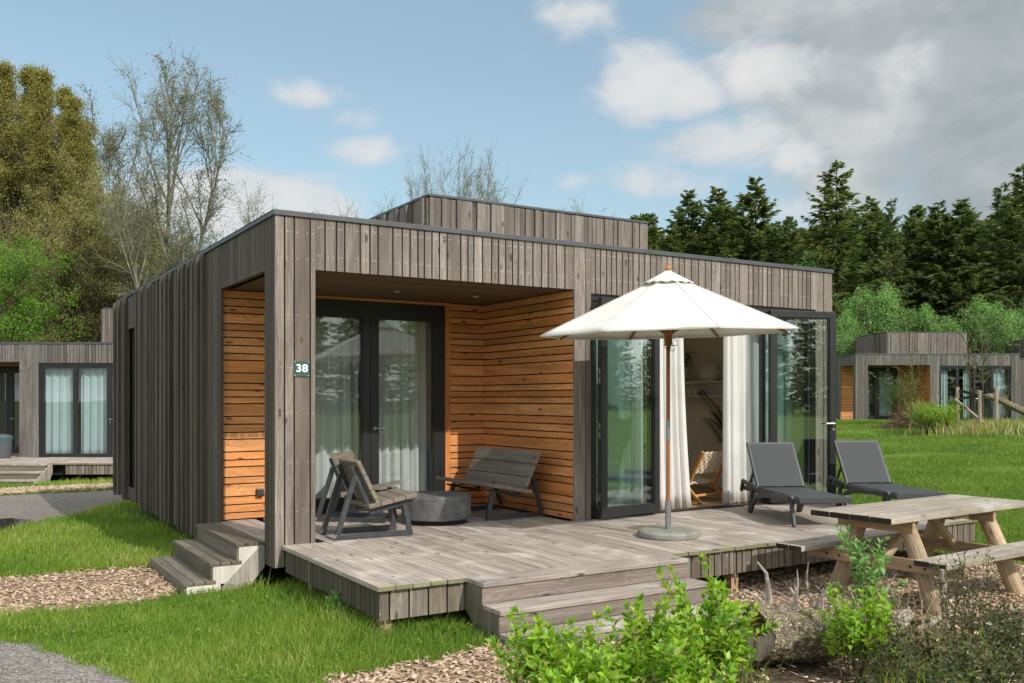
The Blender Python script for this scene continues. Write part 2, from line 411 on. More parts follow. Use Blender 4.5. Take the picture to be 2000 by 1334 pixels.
M['galv'] = plain('galvanised_steel', (.36, .37, .37), .4, .75, .25, 25)
M['bench_steel'] = plain('anthracite_steel', (.055, .062, .068), .42, .2, .3, 12)
M['concrete'] = plain('dark_concrete', (.13, .13, .128), .8, 0, .45, 7, .35, speck=((.26, .255, .25), 3, .25))
M['slab'] = plain('mossy_concrete', (.27, .275, .24), .9, 0, .3, 12, .4, speck=((.20, .21, .12), 5, .6))
M['canvas'] = fabric('cream_canvas', (.84, .825, .78), .24, dirt=(.74, .72, .66), wrinkle=.35)
M['curtain'] = fabric('linen_curtain', (.82, .81, .79), .30, weave=500)
M['curtaindim'] = fabric('sheer_curtain', (.74, .75, .73), .25, weave=500)
M['sling'] = fabric('grey_sling_mesh', (.070, .074, .078), .12, .6, 700)
M['plastic'] = plain('anthracite_resin', (.045, .048, .052), .42, 0, .2, 10)
M['iwall'] = plain('taupe_plaster', (.74, .66, .55), .9, 0, .06, 3)
M['ifloor'] = wood('jute_floor', [(.42, .29, .15), (.48, .34, .19)], dark=(.25, .15, .07), streak=.5, rings=.1)
M['white'] = plain('white_ceramic', (.70, .67, .62), .35, 0, .06, 4)
M['clay'] = plain('clay_pot', (.36, .25, .18), .7, 0, .2, 8)
M['signgreen'] = plain('sign_green', (.030, .085, .068), .45, 0, .1, 5)
M['signwhite'] = plain('sign_white', (.80, .80, .78), .45)
M['screw'] = plain('screw_heads', (.75, .75, .74), .25, .35)
M['binbag'] = plain('teal_bag', (.03, .13, .15), .5)
M['binbody'] = plain('grey_bin', (.07, .08, .085), .5)
M['weave'] = plain('woven_cord', (.80, .66, .50), .8, 0, .15, 60, .3)
M['strap'] = plain('rubber_strap', (.02, .02, .022), .7)
M['stake'] = wood('stake_wood', [(.36, .29, .22), (.42, .35, .27)], dark=(.15, .11, .08), rings=.1)
M['light'] = plain('downlight_ring', (.5, .5, .5), .3, .8)
def barkmat(name, a, b, scale=14, moss=None, cracks=0):
    m, t, out = new_mat(name)
    pos = nd(t, 'ShaderNodeTexCoord').outputs['Object']
    mp = nd(t, 'ShaderNodeMapping', Vector=pos, Scale=(1, 1, .35)).outputs[0]
    n = nd(t, 'ShaderNodeTexNoise', Vector=mp, Scale=float(scale), Detail=7.0, Roughness=.65).outputs[0]
    c = ramp(t, n, [(.32, a), (.66, b)])
    if moss:
        mn = nd(t, 'ShaderNodeTexNoise', Vector=pos, Scale=moss[2], Detail=6.0, Roughness=.65).outputs[0]
        c = mixc(t, smooth(t, mn, .45, .62, 0, moss[1]), c, moss[0])
    if cracks:
        wv = nd(t, 'ShaderNodeTexNoise', Vector=pos, Scale=5.0, Detail=3.0).outputs['Color']
        pv = mixc(t, .30, pos, wv)
        ve = nd(t, 'ShaderNodeTexVoronoi', dict(feature='DISTANCE_TO_EDGE'), Vector=pv, Scale=float(cracks)).outputs['Distance']
        ck = smooth(t, ve, .0, .22)
        c = mixc(t, mth(t, 'ADD', mth(t, 'MULTIPLY', ck, .4), .6), tuple(x*.8 for x in a), c); n = mth(t, 'ADD', mth(t, 'MULTIPLY', n, .5), ck)
    finish(t, out, c, .9, bump=n, bstr=.9, bdist=.02, spec=.15)
    return m
M['bark_grey'] = barkmat('aspen_bark', (.10, .095, .07), (.27, .26, .20), 3)
M['bark_dark'] = barkmat('spruce_bark', (.03, .024, .018), (.09, .07, .05), 4)
M['bark_pop'] = barkmat('poplar_bark', (.06, .052, .03), (.16, .14, .085), 3)
M['twig'] = barkmat('twig_bark', (.10, .065, .04), (.22, .15, .10), 40)
M['drift'] = barkmat('dry_root_wood', (.20, .16, .13), (.52, .46, .40), 26)
M['drygrass'] = leafmat('dry_stems', [(.30, .22, .12), (.42, .33, .20), (.36, .27, .15)], .2)
M['logbark'] = barkmat('mossy_log_bark', (.10, .076, .052), (.52, .43, .32), 22, ((.27, .26, .075), .5, 8.0), 44)
M['logcut'] = barkmat('rotten_log_end', (.025, .018, .012), (.24, .145, .05), 9)
M['logrim'] = barkmat('grey_log_end', (.12, .095, .07), (.46, .38, .30), 22)
M['lf_poplar'] = leafmat('poplar_young_leaf', [(.155, .15, .038), (.225, .215, .055), (.29, .275, .075), (.245, .19, .06), (.20, .205, .06)], .35)
M['lf_olive'] = leafmat('olive_young_leaf', [(.20, .195, .07), (.27, .26, .09), (.34, .31, .12), (.23, .205, .08)], .35)
M['lf_aspen'] = leafmat('aspen_bud_leaf', [(.16, .17, .09), (.22, .23, .13), (.13, .13, .07)], .35)
M['lf_spruce'] = leafmat('spruce_needles', [(.055, .092, .036), (.095, .14, .05), (.145, .182, .06), (.20, .205, .07)], .42, .6)
M['lf_green'] = leafmat('spring_leaf', [(.13, .27, .08), (.19, .37, .11), (.26, .45, .15), (.17, .30, .09)], .35)
M['lf_maple'] = leafmat('bright_maple_leaf', [(.07, .16, .012), (.11, .24, .018), (.15, .30, .025), (.09, .19, .016)], .45)
M['lf_shrub'] = leafmat('lime_shrub_leaf', [(.10, .245, .018), (.165, .34, .026), (.26, .44, .035), (.38, .52, .045), (.30, .33, .06)], .38, .38, .45)
M['lf_dark'] = leafmat('dark_glossy_leaf', [(.03, .055, .02), (.05, .085, .028), (.085, .115, .03), (.12, .10, .03), (.07, .09, .05)], .2, .35, .5)
M['lf_willow'] = leafmat('willow_leaf', [(.07, .13, .035), (.11, .18, .05), (.14, .20, .06)], .35)
M['lf_house'] = leafmat('house_plant_leaf', [(.02, .05, .025), (.035, .08, .035)], .2)
M['grass'] = leafmat('grass_blades', [(.10, .19, .020), (.15, .255, .027), (.20, .305, .036), (.26, .335, .05), (.34, .375, .10), (.48, .43, .20)], .42, .5, .35, 1.4)
M['lawn'] = leafmat('lawn_blades', [(.092, .18, .020), (.125, .215, .024), (.165, .25, .030), (.225, .28, .044)], .4, .55, .3, 1.4)
M['chip'] = leafmat('bark_chips', [(.22, .145, .09), (.40, .285, .19), (.56, .42, .30), (.32, .21, .135), (.64, .52, .40), (.46, .31, .18)], .0, .8, .2)
def groundmat(name, a, b, c, s1, s2, bstr=.5, pebbles=None):
    m, t, out = new_mat(name)
    pos = nd(t, 'ShaderNodeNewGeometry').outputs['Position']
    n1_ = nd(t, 'ShaderNodeTexNoise', Vector=pos, Scale=float(s1), Detail=8.0, Roughness=.65).outputs[0]
    n2_ = nd(t, 'ShaderNodeTexNoise', Vector=pos, Scale=float(s2), Detail=3.0).outputs[0]
    col = ramp(t, n1_, [(.3, a), (.52, b), (.72, c)])
    col = mixc(t, 1.0, col, ramp(t, n2_, [(.3, (.75, .75, .75)), (.7, (1.2, 1.2, 1.2))]), 'MULTIPLY')
    h = n1_
    if pebbles:
        v = nd(t, 'ShaderNodeTexVoronoi', Vector=pos, Scale=float(pebbles))
        col = mixc(t, .55, col, mixc(t, nd(t, 'ShaderNodeSeparateColor', Color=v.outputs['Color']).outputs[0], tuple(x*.55 for x in b), tuple(min(1, x*1.75) for x in c)))
        h = mth(t, 'SUBTRACT', n1_, v.outputs['Distance'])
    finish(t, out, col, .95, bump=h, bstr=bstr, bdist=.02, spec=.15)
    return m
M['ground'] = groundmat('turf_soil', (.07, .11, .016), (.10, .16, .02), (.14, .20, .03), 6, .8)
M['gravel'] = groundmat('grey_gravel', (.12, .105, .095), (.175, .158, .145), (.25, .225, .205), 9, .7, .6, 55)
M['road'] = groundmat('road_gravel', (.105, .09, .08), (.155, .135, .12), (.215, .19, .172), 6, .5, .5, 38)
M['mulchbed'] = groundmat('mulch_bed', (.10, .065, .04), (.22, .15, .10), (.36, .26, .18), 30, 2, .8, 40)
M['soil'] = groundmat('dark_soil', (.025, .017, .012), (.055, .038, .026), (.11, .08, .055), 14, 2, 1.0, 30)
def watermat():
    m, t, out = new_mat('puddle_water')
    finish(t, out, (.05, .04, .032), .04, spec=.8)
    return m
M['water'] = watermat()

# ------------------------------------------------------------------ terrain
def sst(a, b, x):
    t = np.clip((np.asarray(x, float)-a)/(b-a), 0, 1); return t*t*(3-2*t)
def ground_h(x, y):
    x = np.asarray(x, float); y = np.asarray(y, float)
    h = -.43+.07*np.exp(-((x-.3)**2+(y+1.9)**2)/1.6)
    h = h-.22*sst(3.5, 11, y)*sst(5, 0, x)
    h = h+.80*sst(9, 33, x)*sst(-30, -5, y)
    h = h+.5*sst(14, 40, -y)                      # meadow rising behind the camera
    amp = .012+.05*sst(9, 18, x)
    h = h+amp*(np.sin(x*1.7+y*.6)*.5+np.sin(x*.7-y*1.3+2)*.6+np.sin(x*3.1+y*2.3)*.25)
    return h
def axis_lines(lo, hi, dense, step, mid, mstep):
    a = list(np.arange(dense[0], dense[1]+1e-6, step))
    lo_, hi_ = dense
    x = dense[1]
    while x < mid[1]: x += mstep; a.append(x)
    st = mstep
    while x < hi: st *= 1.28; x += st; a.append(x)
    x = dense[0]
    while x > mid[0]: x -= mstep; a.append(x)
    st = mstep
    while x > lo: st *= 1.28; x -= st; a.append(x)
    return np.array(sorted(a))
GX = axis_lines(-500, 500, (-4.0, 8.0), .05, (-8, 12), .2)
GY = axis_lines(-500, 500, (-5.6, 4.6), .05, (-9, 16), .15)
gx, gy = np.meshgrid(GX, GY); gz = ground_h(gx, gy)
def in_poly(px, py, poly):
    px = np.asarray(px); py = np.asarray(py); ins = np.zeros(px.shape, bool)
    n = len(poly); j = n-1
    for i in range(n):
        xi, yi = poly[i]; xj, yj = poly[j]
        c = ((yi > py) != (yj > py)) & (px < (xj-xi)*(py-yi)/((yj-yi) or 1e-9)+xi)
        ins ^= c; j = i
    return ins
nx_, ny_ = len(GX), len(GY)
idx = (np.arange(ny_-1)[:, None]*nx_+np.arange(nx_-1)[None, :]).ravel()
GF = np.stack([idx, idx+1, idx+1+nx_, idx+nx_], 1)
GV = np.stack([gx.ravel(), gy.ravel(), gz.ravel()], 1)
g = np_mesh('ground', GV, GF, M['ground'], smooth=True); tag(g, kind='structure')
fcx = GV[GF, 0].mean(1); fcy = GV[GF, 1].mean(1)
def rough(poly, step=.14, amp=.035):
    out = []; n = len(poly)
    for i in range(n):
        a = np.array(poly[i]); b = np.array(poly[(i+1) % n]); L = np.linalg.norm(b-a); k = max(1, int(L/step)) if L < 12 else 1
        nrm = np.array([-(b-a)[1], (b-a)[0]])/max(L, 1e-6)
        for q in range(k):
            p = a+(b-a)*q/k; w = amp*(math.sin(p[0]*5.1+p[1]*3.7)+.8*math.sin(p[0]*13.3-p[1]*9.9)+.6*math.sin(p[0]*27+p[1]*31))
            out.append(tuple(p+nrm*w))
    return out
def snap(x, y, poly, tol):
    """move points lying within tol of the outline onto it"""
    P = np.array(poly); Q = np.roll(P, -1, axis=0); best = np.full(len(x), 1e9); bx_ = x.copy(); by_ = y.copy()
    for a, b in zip(P, Q):
        d = b-a; t = np.clip(((x-a[0])*d[0]+(y-a[1])*d[1])/max(1e-9, d@d), 0, 1); cx = a[0]+d[0]*t; cy = a[1]+d[1]*t
        r = np.hypot(x-cx, y-cy); m = r < best; best[m] = r[m]; bx_[m] = cx[m]; by_[m] = cy[m]
    m = best < tol; x = np.where(m, bx_, x); y = np.where(m, by_, y); return x, y
def sheet(name, poly, mat, dz, kind='structure', tol=.045):
    sel = in_poly(fcx, fcy, poly)
    F = GF[sel]; u, inv = np.unique(F.ravel(), return_inverse=True)
    V = GV[u].copy(); F = inv.reshape(F.shape)
    e = np.sort(np.concatenate([F[:, [0, 1]], F[:, [1, 2]], F[:, [2, 3]], F[:, [3, 0]]]), 1); ue, cnt = np.unique(e, axis=0, return_counts=True)
    bd = np.unique(ue[cnt == 1].ravel())
    x, y = snap(V[bd, 0], V[bd, 1], poly, tol); V[bd, 0] = x; V[bd, 1] = y; V[:, 2] = ground_h(V[:, 0], V[:, 1])
    V[:, 2] += dz; V[bd, 2] = V[bd, 2]-.004
    o = np_mesh(name, V, F, mat, smooth=True)
    return tag(o, kind=kind)
P_ROAD = [(-30, 13.6), (-2.5, 13.3), (.6, 13.4), (8, 14.0), (8, 10.9), (.2, 10.0), (-1.06, 8.0), (-1.5, 6.9), (-1.94, 5.7), (-3.0, 4.9), (-6, 4.2), (-30, 3)]
P_GRAVEL = [(-4, 1.5), (-2.85, .35), (-2.2, -.6), (-1.98, -.88), (-1.78, -1.4), (-1.60, -1.9), (-1.45, -2.6), (-1.4, -6), (-6, -6), (-6, 1.6)]
P_MULCHL = [(-3.4, 2.4), (-2.73, 2.31), (-1.55, 2.13), (-.83, 2.02), (-.5, 1.9), (-.45, .6), (-.72, .45), (-.99, .31), (-1.34, .18), (-1.78, .12), (-2.7, .59), (-3.4, 1.0)]
P_MULCHF = [(-.7, -5.5), (-.7, -3.2), (-.58, -2.75), (-.13, -2.8), (.41, -2.75), (.85, -2.6), (1.15, -2.35), (1.6, -1.6), (7.15, -1.6), (7.3, -3.0), (7.9, -5.5)]
P_SOIL = [(.7, -5.5), (.86, -4.3), (1.76, -3.5), (2.63, -3.4), (3.68, -3.6), (5.1, -3.9), (7.9, -4.0), (7.9, -5.5)]
P_STRIP = [(-12, 14.6), (1.2, 14.6), (1.2, 13.45), (-2.5, 13.4), (-12, 13.6)]
P_BED = [(24.2, 10.6), (26.4, 11.2), (27.6, 10.2), (26.6, 9.2), (24.6, 9.4)]
P_ROAD, P_GRAVEL, P_MULCHL, P_MULCHF, P_SOIL = [rough(p_) for p_ in (P_ROAD, P_GRAVEL, P_MULCHL, P_MULCHF, P_SOIL)]
sheet('road', P_ROAD, M['road'], .006)
sheet('gravel_path', P_GRAVEL, M['gravel'], .006)
sheet('mulch_bed', P_MULCHL, M['mulchbed'], .006)
sheet('mulch_bed', P_MULCHF, M['mulchbed'], .006)
sheet('mulch_bed', P_STRIP, M['mulchbed'], .008)
sheet('soil_bed', P_SOIL, M['soil'], .012)
P_PUDDLE = [(-3.4, 8.0), (-2.3, 7.5), (-1.75, 7.9), (-1.42, 7.45), (-1.62, 6.3), (-1.95, 5.95), (-2.4, 5.6), (-3.4, 5.3)]
def puddle():
    mb = MB(); z = float(ground_h(-1.8, 6.9))+.035
    pts = []
    n = len(P_PUDDLE)
    for i in range(n):
        a = Vector(P_PUDDLE[i]); b = Vector(P_PUDDLE[(i+1) % n])
        for k in range(5): pts.append((*(a.lerp(b, k/5)+Vector((random.uniform(-.03, .03), random.uniform(-.03, .03)))), z))
    mb.poly(pts, [(p[0], p[1]) for p in pts]); o = mb.build('puddle_water', M['water']); tag(o, kind='structure')
puddle()

# ------------------------------------------------------------------ cabins
def widths(total, choices, gap):
    out = []; x = 0
    while x < total-1e-6:
        w = random.choice(choices)
        if total-x < w+.05: w = total-x
        out.append((x, w)); x += w
        if total-x > 1e-6: x += gap
        if total-x < .03: break
    return out
BW = [.055, .07, .07, .085, .095, .14]
def boards_x(mb, x0, x1, z0, z1, y, th, screws=(), m=0, sm=1, var=0.0, gap=.0145, choices=BW):
    """vertical boards on a wall facing -Y, outer face at y"""
    for (x, w) in widths(x1-x0, choices, gap):
        dy = random.uniform(0, var) if var else 0
        a, b = x0+x, x0+x+w
        mb.bx(a, b, y-dy, y+th, z0, z1, m=m, axis=2)
        for zs in screws:
            if not (z0 < zs < z1): continue
            for xs in ((a+.022, b-.022) if w > .09 else ((a+b)/2-.012, (a+b)/2+.012)):
                screw(mb, (xs, y-dy-.0015, zs+random.uniform(-.006, .006)), (0, -1, 0), sm)
def boards_y(mb, y0, y1, z0, z1, x, th, m=0, var=0.0, gap=.011, choices=BW):
    """vertical boards on a wall facing -X, outer face at x"""
    for (q, w) in widths(y1-y0, choices, gap):
        dx = random.uniform(0, var) if var else 0
        mb.bx(x-dx, x+th, y0+q, y0+q+w, z0, z1, m=m, axis=2)
def screw(mb, c, n, m, r=.0044):
    n = Vector(n); a = Vector((0, 0, 1)); b = n.cross(a); c = Vector(c)
    p = [c+(a*math.sin(k*math.pi/3)+b*math.cos(k*math.pi/3))*r for k in range(6)]
    q = [v-n*.003 for v in p]
    mb.poly(p, [(0, 0)]*6, m, .5)
    for k in range(6): mb.poly([p[k], q[k], q[(k+1) % 6], p[(k+1) % 6]], [(0, 0)]*4, m, .5)
def slat_rows(z0, z1, seed):
    r = random.Random(seed); rows = []; z = z0
    pat = [.062, .075, .125, .062, .075, .075, .125, .062, .10]
    i = 0
    while z < z1-.02:
        w = pat[(i+seed) % len(pat)] if r.random() < .8 else r.choice(pat); i += 1
        if z+w > z1: w = z1-z
        rows.append((z, w)); z += w+.0135
    return rows
ROWS = slat_rows(.012, 2.52, 3)

def curtain_mesh(name, x0, x1, y, z0, z1, mat, folds, amp, parent=None, flare=0.0, seed=1, nz=14, pull=0.0):
    r = random.Random(seed); n = max(24, folds*12)
    ph = [r.uniform(0, 6.28) for _ in range(4)]
    V = []; F = []
    for j in range(nz+1):
        t = j/nz; z = z1+(z0-z1)*t
        for i in range(n+1):
            s = i/n
            xx = x0+(x1-x0)*s
            xx += pull*t*t*(s)+flare*(s-.5)*t
            a = amp*(.55+.45*t)
            ph_t = .35*t*math.sin(ph[0]+s*3)
            yy = y+a*(math.sin(2*math.pi*folds*s+ph[1]+ph_t)+.35*math.sin(2*math.pi*folds*2.3*s+ph[2]))
            xx += a*.35*math.cos(2*math.pi*folds*s+ph[1]+ph_t)
            zz = z+(.012*math.sin(6.28*folds*s+ph[3]) if j == nz else 0)
            V.append((xx, yy, zz))
    for j in range(nz):
        for i in range(n):
            a = j*(n+1)+i; F.append((a, a+1, a+n+2, a+n+1))
    o = np_mesh(name, V, F, mat, parent, rnd=np.full(len(F), .5), smooth=True)
    sd = o.modifiers.new('solid', 'SOLIDIFY'); sd.thickness = .003
    return o

def framed_glass(parent, name, x0, x1, z0, z1, st=.075, dep=.06, top=None, bot=None, y=0.0, glass=None, label=None, pane_parent=None):
    """a frame in the XZ plane at y with its pane as a child part"""
    top = top or st; bot = bot or st
    mb = MB(); h = dep/2
    mb.bx(x0, x0+st, y-h, y+h, z0, z1); mb.bx(x1-st, x1, y-h, y+h, z0, z1)
    mb.bx(x0+st, x1-st, y-h, y+h, z1-top, z1); mb.bx(x0+st, x1-st, y-h, y+h, z0, z0+bot)
    # glazing bead set back
    b = .014
    mb.bx(x0+st, x0+st+b, y-h+.012, y+h-.012, z0+bot, z1-top); mb.bx(x1-st-b, x1-st, y-h+.012, y+h-.012, z0+bot, z1-top)
    mb.bx(x0+st+b, x1-st-b, y-h+.012, y+h-.012, z1-top-b, z1-top); mb.bx(x0+st+b, x1-st-b, y-h+.012, y+h-.012, z0+bot, z0+bot+b)
    f = mb.build(name, M['frame'], parent, bevel=.003)
    if label: f['label'] = label
    g_ = MB(); g_.bx(x0+st+b-.002, x1-st-b+.002, y-.006, y+.006, z0+bot+b-.002, z1-top-b+.002)
    g_.build('pane', glass or M['glass'], pane_parent or f)
    return f
def lever(parent, x, y, z, d=1, cyl=True, sy=-1):
    mb = MB()
    mb.tube([(x, y, z), (x, y+sy*.01, z)], .022, 12); mb.tube([(x, y+sy*.01, z), (x, y+sy*.05, z)], .009, 8)
    mb.tube([(x, y+sy*.05, z), (x+d*.03, y+sy*.052, z), (x+d*.125, y+sy*.05, z)], .0085, 8)
    if cyl:
        c = MB(); c.tube([(x, y, z-.075), (x, y+sy*.012, z-.075)], .019, 12); c.build('lock_cylinder', M['steel'], parent)
    return mb.build('handle', M['steel'], parent)
def coping(mb, x0, x1, y0, y1, z, w=.16, h=.05, ov=.018):
    mb.bx(x0-ov, x1+ov, y0-ov, y0+w, z-h, z); mb.bx(x0-ov, x1+ov, y1-w, y1+ov, z-h, z)
    mb.bx(x0-ov, x0+w, y0+w, y1-w, z-h, z); mb.bx(x1-w, x1+ov, y0+w, y1-w, z-h, z)

def build_cabin(root, full, cc=.377, rc0=3.314, rc1=3.535, dr1=7.2, Wd=7.5, D=9.14, H=3.05, box=(3.19, 7.09, 3.31, 7.2, 4.19), glass=None, ffl=2.528, fdr=2.50):
    glass = glass or M['glass']
    TH = .022
    scr = (2.62, 2.80, 2.95) if full else ()
    # outer cladding of the front: columns, fascia
    mb = MB()
    cs = (.3, .75, 1.2, 1.62, 2.1, 2.62, 2.86) if full else ()
    wide = [.075, .075, .145, .05]
    x = 0.0
    for w in ((.080, .076, .138, .042) if full else (cc/4-.008,)*4):
        mb.bx(x, min(x+w, cc), 0, TH, -.20, H-.05, axis=2)
        for zs in cs:
            for xs in ((x+.022, x+w-.022) if w > .06 else (x+w/2,)): screw(mb, (xs, -.0015, zs), (0, -1, 0), 1)
        x += w+.0135
    boards_x(mb, cc+.002, rc0-.002, ffl, H-.05, 0, TH, (2.66, 2.93) if full else ())
    x = rc0
    nrc = 2 if full else 3
    for k in range(nrc):
        w = (rc1-rc0)/nrc-.004
        if full: w = (.145, .068)[k]
        mb.bx(x, x+w, -.002, TH, -.02, H-.05, axis=2)
        for zs in cs:
            screw(mb, (x+.025, -.0035, zs), (0, -1, 0), 1); screw(mb, (x+w-.02, -.0035, zs), (0, -1, 0), 1)
        x += w+.008
    boards_x(mb, rc1+.002, dr1-.02, fdr, H-.05, 0, TH, (2.66, 2.93) if full else ())
    boards_x(mb, dr1-.018, Wd, -.20, H-.05, 0, TH, (2.66, 2.93) if full else (), choices=[.145, .145])
    mb.build('front_cladding', [M['clad'] if full else M['cladfar'], M['screw']], root)
    # porch column returns and back of the fascia
    mb = MB()
    boards_y(mb, TH+.004, .325, -.21, H-.05, 0, TH, choices=[.07, .07, .09])
    boards_y(mb, .33, 1.925, ffl, H-.05, 0, TH, choices=[.07, .09, .10])
    boards_y(mb, 1.93, 2.52, -.3, H-.05, 0, TH, choices=[.07, .09, .10])
    # deep fins along the rest of the side
    y = 2.53; wy0, wy1 = (7.15, 7.86)
    deep = [.0, .05, .09]
    while y < D-.02:
        w = random.choice([.045, .06, .07, .07, .09, .10, .14]); w = min(w, D-y)
        d = random.choice([.0, .015, .03, .045, .06, .07])
        z0 = -.3+random.uniform(-.02, .02); z1 = H-.06
        if full and y+w > wy0 and y < wy1:
            mb.bx(-.004, TH, y, y+w, 2.47, z1, axis=2); mb.bx(-.004, TH, y, y+w, z0, -.1, axis=2)
        else:
            mb.bx(-d-.004, TH, y, y+w, z0, z1, axis=2)
        y += w+.008
    # column inner faces
    mb.bx(TH+.003, cc-.002, .325-.02, .325, -.02, ffl, axis=2); mb.bx(cc-TH, cc-.001, TH+.003, .30, -.02, ffl, axis=2)
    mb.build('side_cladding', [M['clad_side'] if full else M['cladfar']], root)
    # dark membrane behind the boards, structural walls
    mb = MB()
    B = TH+.038
    mb.bx(B, Wd-.01, B, .08, ffl+.004, H-.06)                                       # front beam
    mb.bx(B, cc-TH-.003, B, .30, -.19, ffl+.002); mb.bx(rc0+.04, rc1-.004, B, .12, -.01, ffl+.003); mb.bx(dr1+.01, Wd-.01, B, .12, -.19, ffl+.003)
    mb.bx(B, .12, .081, 1.93, ffl+.004, H-.06)
    mb.bx(B, .12, 2.03, D, -.28, H-.06) if not full else None
    if full:
        mb.bx(B, .12, 2.03, wy0, -.28, H-.06); mb.bx(B, .12, wy1, D, -.28, H-.06); mb.bx(B, .12, wy0, wy1, 2.48, H-.06); mb.bx(B, .12, wy0, wy1, -.28, -.1)
    mb.bx(.13, Wd-.01, D-.12, D, -.28, H-.06)                                      # back wall
    if full:                                                                            # right wall with an unseen side window added to light the room
        mb.bx(Wd-.10, Wd-.01, .121, 3.3, -.28, H-.06); mb.bx(Wd-.10, Wd-.01, 5.8, D-.121, -.28, H-.06); mb.bx(Wd-.10, Wd-.01, 3.3, 5.8, -.28, .5); mb.bx(Wd-.10, Wd-.01, 3.3, 5.8, 2.45, H-.06)
    else: mb.bx(Wd-.10, Wd-.01, .121, D-.121, -.28, H-.06)
    mb.bx(.121, .80, 2.02, 2.16, 0, 2.60); mb.bx(2.77, rc0+.12, 2.02, 2.16, 0, 2.60)     # porch back wall
    mb.bx(rc0+.03, rc0+.12, .13, 2.019, 0, 2.60)                                       # porch side wall
    if full:                                                                            # ceiling body around an unseen roof light added to brighten the room
        mb.bx(.121, 4.0, .121, D-.121, 2.62, 2.9); mb.bx(6.7, Wd-.101, .121, D-.121, 2.62, 2.9); mb.bx(4.0, 6.7, .121, 3.5, 2.62, 2.9); mb.bx(4.0, 6.7, 5.9, D-.121, 2.62, 2.9)
    else: mb.bx(.121, Wd-.101, .121, D-.121, 2.62, 2.9)
    mb.bx(.05, Wd-.101, .30, D-.121, -.28, -.05) if not full else mb.bx(.3, Wd-.101, .30, D-.121, -.24, -.05)
    mb.build('wall_core', M['void'], root)
    mb = MB()
    if full: mb.bx(.17, 4.0, .17, D-.17, H-.10, H-.03); mb.bx(6.7, Wd-.17, .17, D-.17, H-.10, H-.03); mb.bx(4.0, 6.7, .17, 3.5, H-.10, H-.03); mb.bx(4.0, 6.7, 5.9, D-.17, H-.10, H-.03)
    else: mb.bx(.17, Wd-.17, .17, D-.17, H-.10, H-.03)
    mb.build('roof', M['roof'], root)
    mb = MB(); coping(mb, 0, Wd, 0, D, H); mb.build('roof_trim', M['coping'], root, bevel=.004)
    # raised roof box
    bx0, bx1, by0, by1, bz = box
    mb = MB()
    boards_x(mb, bx0, bx1, H-.03, bz-.05, by0, TH, (3.3, 3.6) if full else (), var=.045, gap=.009)
    boards_y(mb, by0+TH+.002, by1, H-.03, bz-.05, bx0, TH, var=.07, gap=.009)
    rb = mb.build('roof_box', [M['box'], M['screw']], root)
    mb = MB()
    if full:
        mb.bx(bx0+.06, bx1-.001, by0+.06, by0+.14, H-.02, bz-.06); mb.bx(bx0+.06, bx1-.001, by1-.1, by1-.02, H-.02, bz-.06); mb.bx(bx0+.06, bx0+.14, by0+.14, by1-.1, H-.02, bz-.06); mb.bx(bx1-.08, bx1-.001, by0+.14, by1-.1, H-.02, bz-.06)
    else: mb.bx(bx0+.06, bx1-.001, by0+.06, by1-.02, H-.02, bz-.06)
    mb.build('box_core', M['void'], rb)
    if full: mb = MB(); mb.bx(bx0+.12, bx1-.12, by0+.12, by1-.12, bz-.09, bz-.08); mb.build('added_roof_light', glass, rb)  # unseen glazing in the box top, added to let daylight into the room
    mb = MB(); coping(mb, bx0, bx1, by0, by1, bz, h=.035, w=.12); mb.build('box_trim', M['coping'], rb, bevel=.003)
    # orange porch lining
    mb = MB()
    for (z, w) in ROWS:
        if z+w > ffl: w = ffl-z-.004
        if w < .01: continue
        mb.bx(.024, .70, 2.0, 2.018, z, z+w, axis=0)
        mb.bx(2.83, rc0-.0, 2.0, 2.018, z, z+w, axis=0)
        mb.bx(rc0+.0, rc0+.018, .026, 1.998, z, z+w, axis=1)
    mb.bx(2.755, 2.826, 1.985, 2.018, .0, 2.49, axis=2); mb.bx(.704, .765, 1.985, 2.018, .0, 2.49, axis=2); mb.bx(.704, 2.826, 1.985, 2.018, 2.492, 2.525, axis=0)
    mb.build('porch_lining', M['orange'], root)
    mb = MB()
    y = .085
    while y < 2.0:
        mb.bx(.03, rc0+.028, y, min(y+.118, 1.998), ffl+.004, ffl+.022, axis=0); y += .128
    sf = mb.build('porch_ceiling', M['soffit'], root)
    if full:
        for (lx, ly) in ((.75, 1.2), (1.75, 1.2), (2.75, 1.2)):
            mb = MB(); mb.lathe([(0, ffl-.001), (.028, ffl-.001), (.03, ffl-.004), (.042, ffl-.004), (.044, ffl+.003)], (lx, ly, 0), 20); mb.build('downlight', M['light'], sf)
    # porch double door
    door = root
    mb = MB(); mb.bx(.77, .83, 1.99, 2.08, .0, 2.488); mb.bx(2.69, 2.75, 1.99, 2.08, .0, 2.488); mb.bx(.83, 2.69, 1.99, 2.08, 2.42, 2.488); mb.bx(.83, 2.69, 1.99, 2.08, .0, .03)
    mb.build('door_frame', M['frame'], door, bevel=.003)
    framed_glass(door, 'door_leaf', .832, 1.757, .035, 2.417, st=.095, dep=.07, top=.12, bot=.13, y=2.02, glass=M['glassporch'] if full else glass)
    dl = framed_glass(door, 'door_leaf', 1.763, 2.688, .035, 2.417, st=.095, dep=.07, top=.12, bot=.13, y=2.02, glass=M['glassporch'] if full else glass)
    lever(dl, 1.812, 1.985, .98, 1, cyl=False)
    if full:
        for z in (.35, 1.1, 1.75, 2.2): mb = MB(); mb.tube([(2.692, 1.978, z), (2.692, 1.978, z+.09)], .011, 8); mb.build('hinge', M['frame'], dl)
    # wide glazed front: fixed frame
    gd = root
    mb = MB()
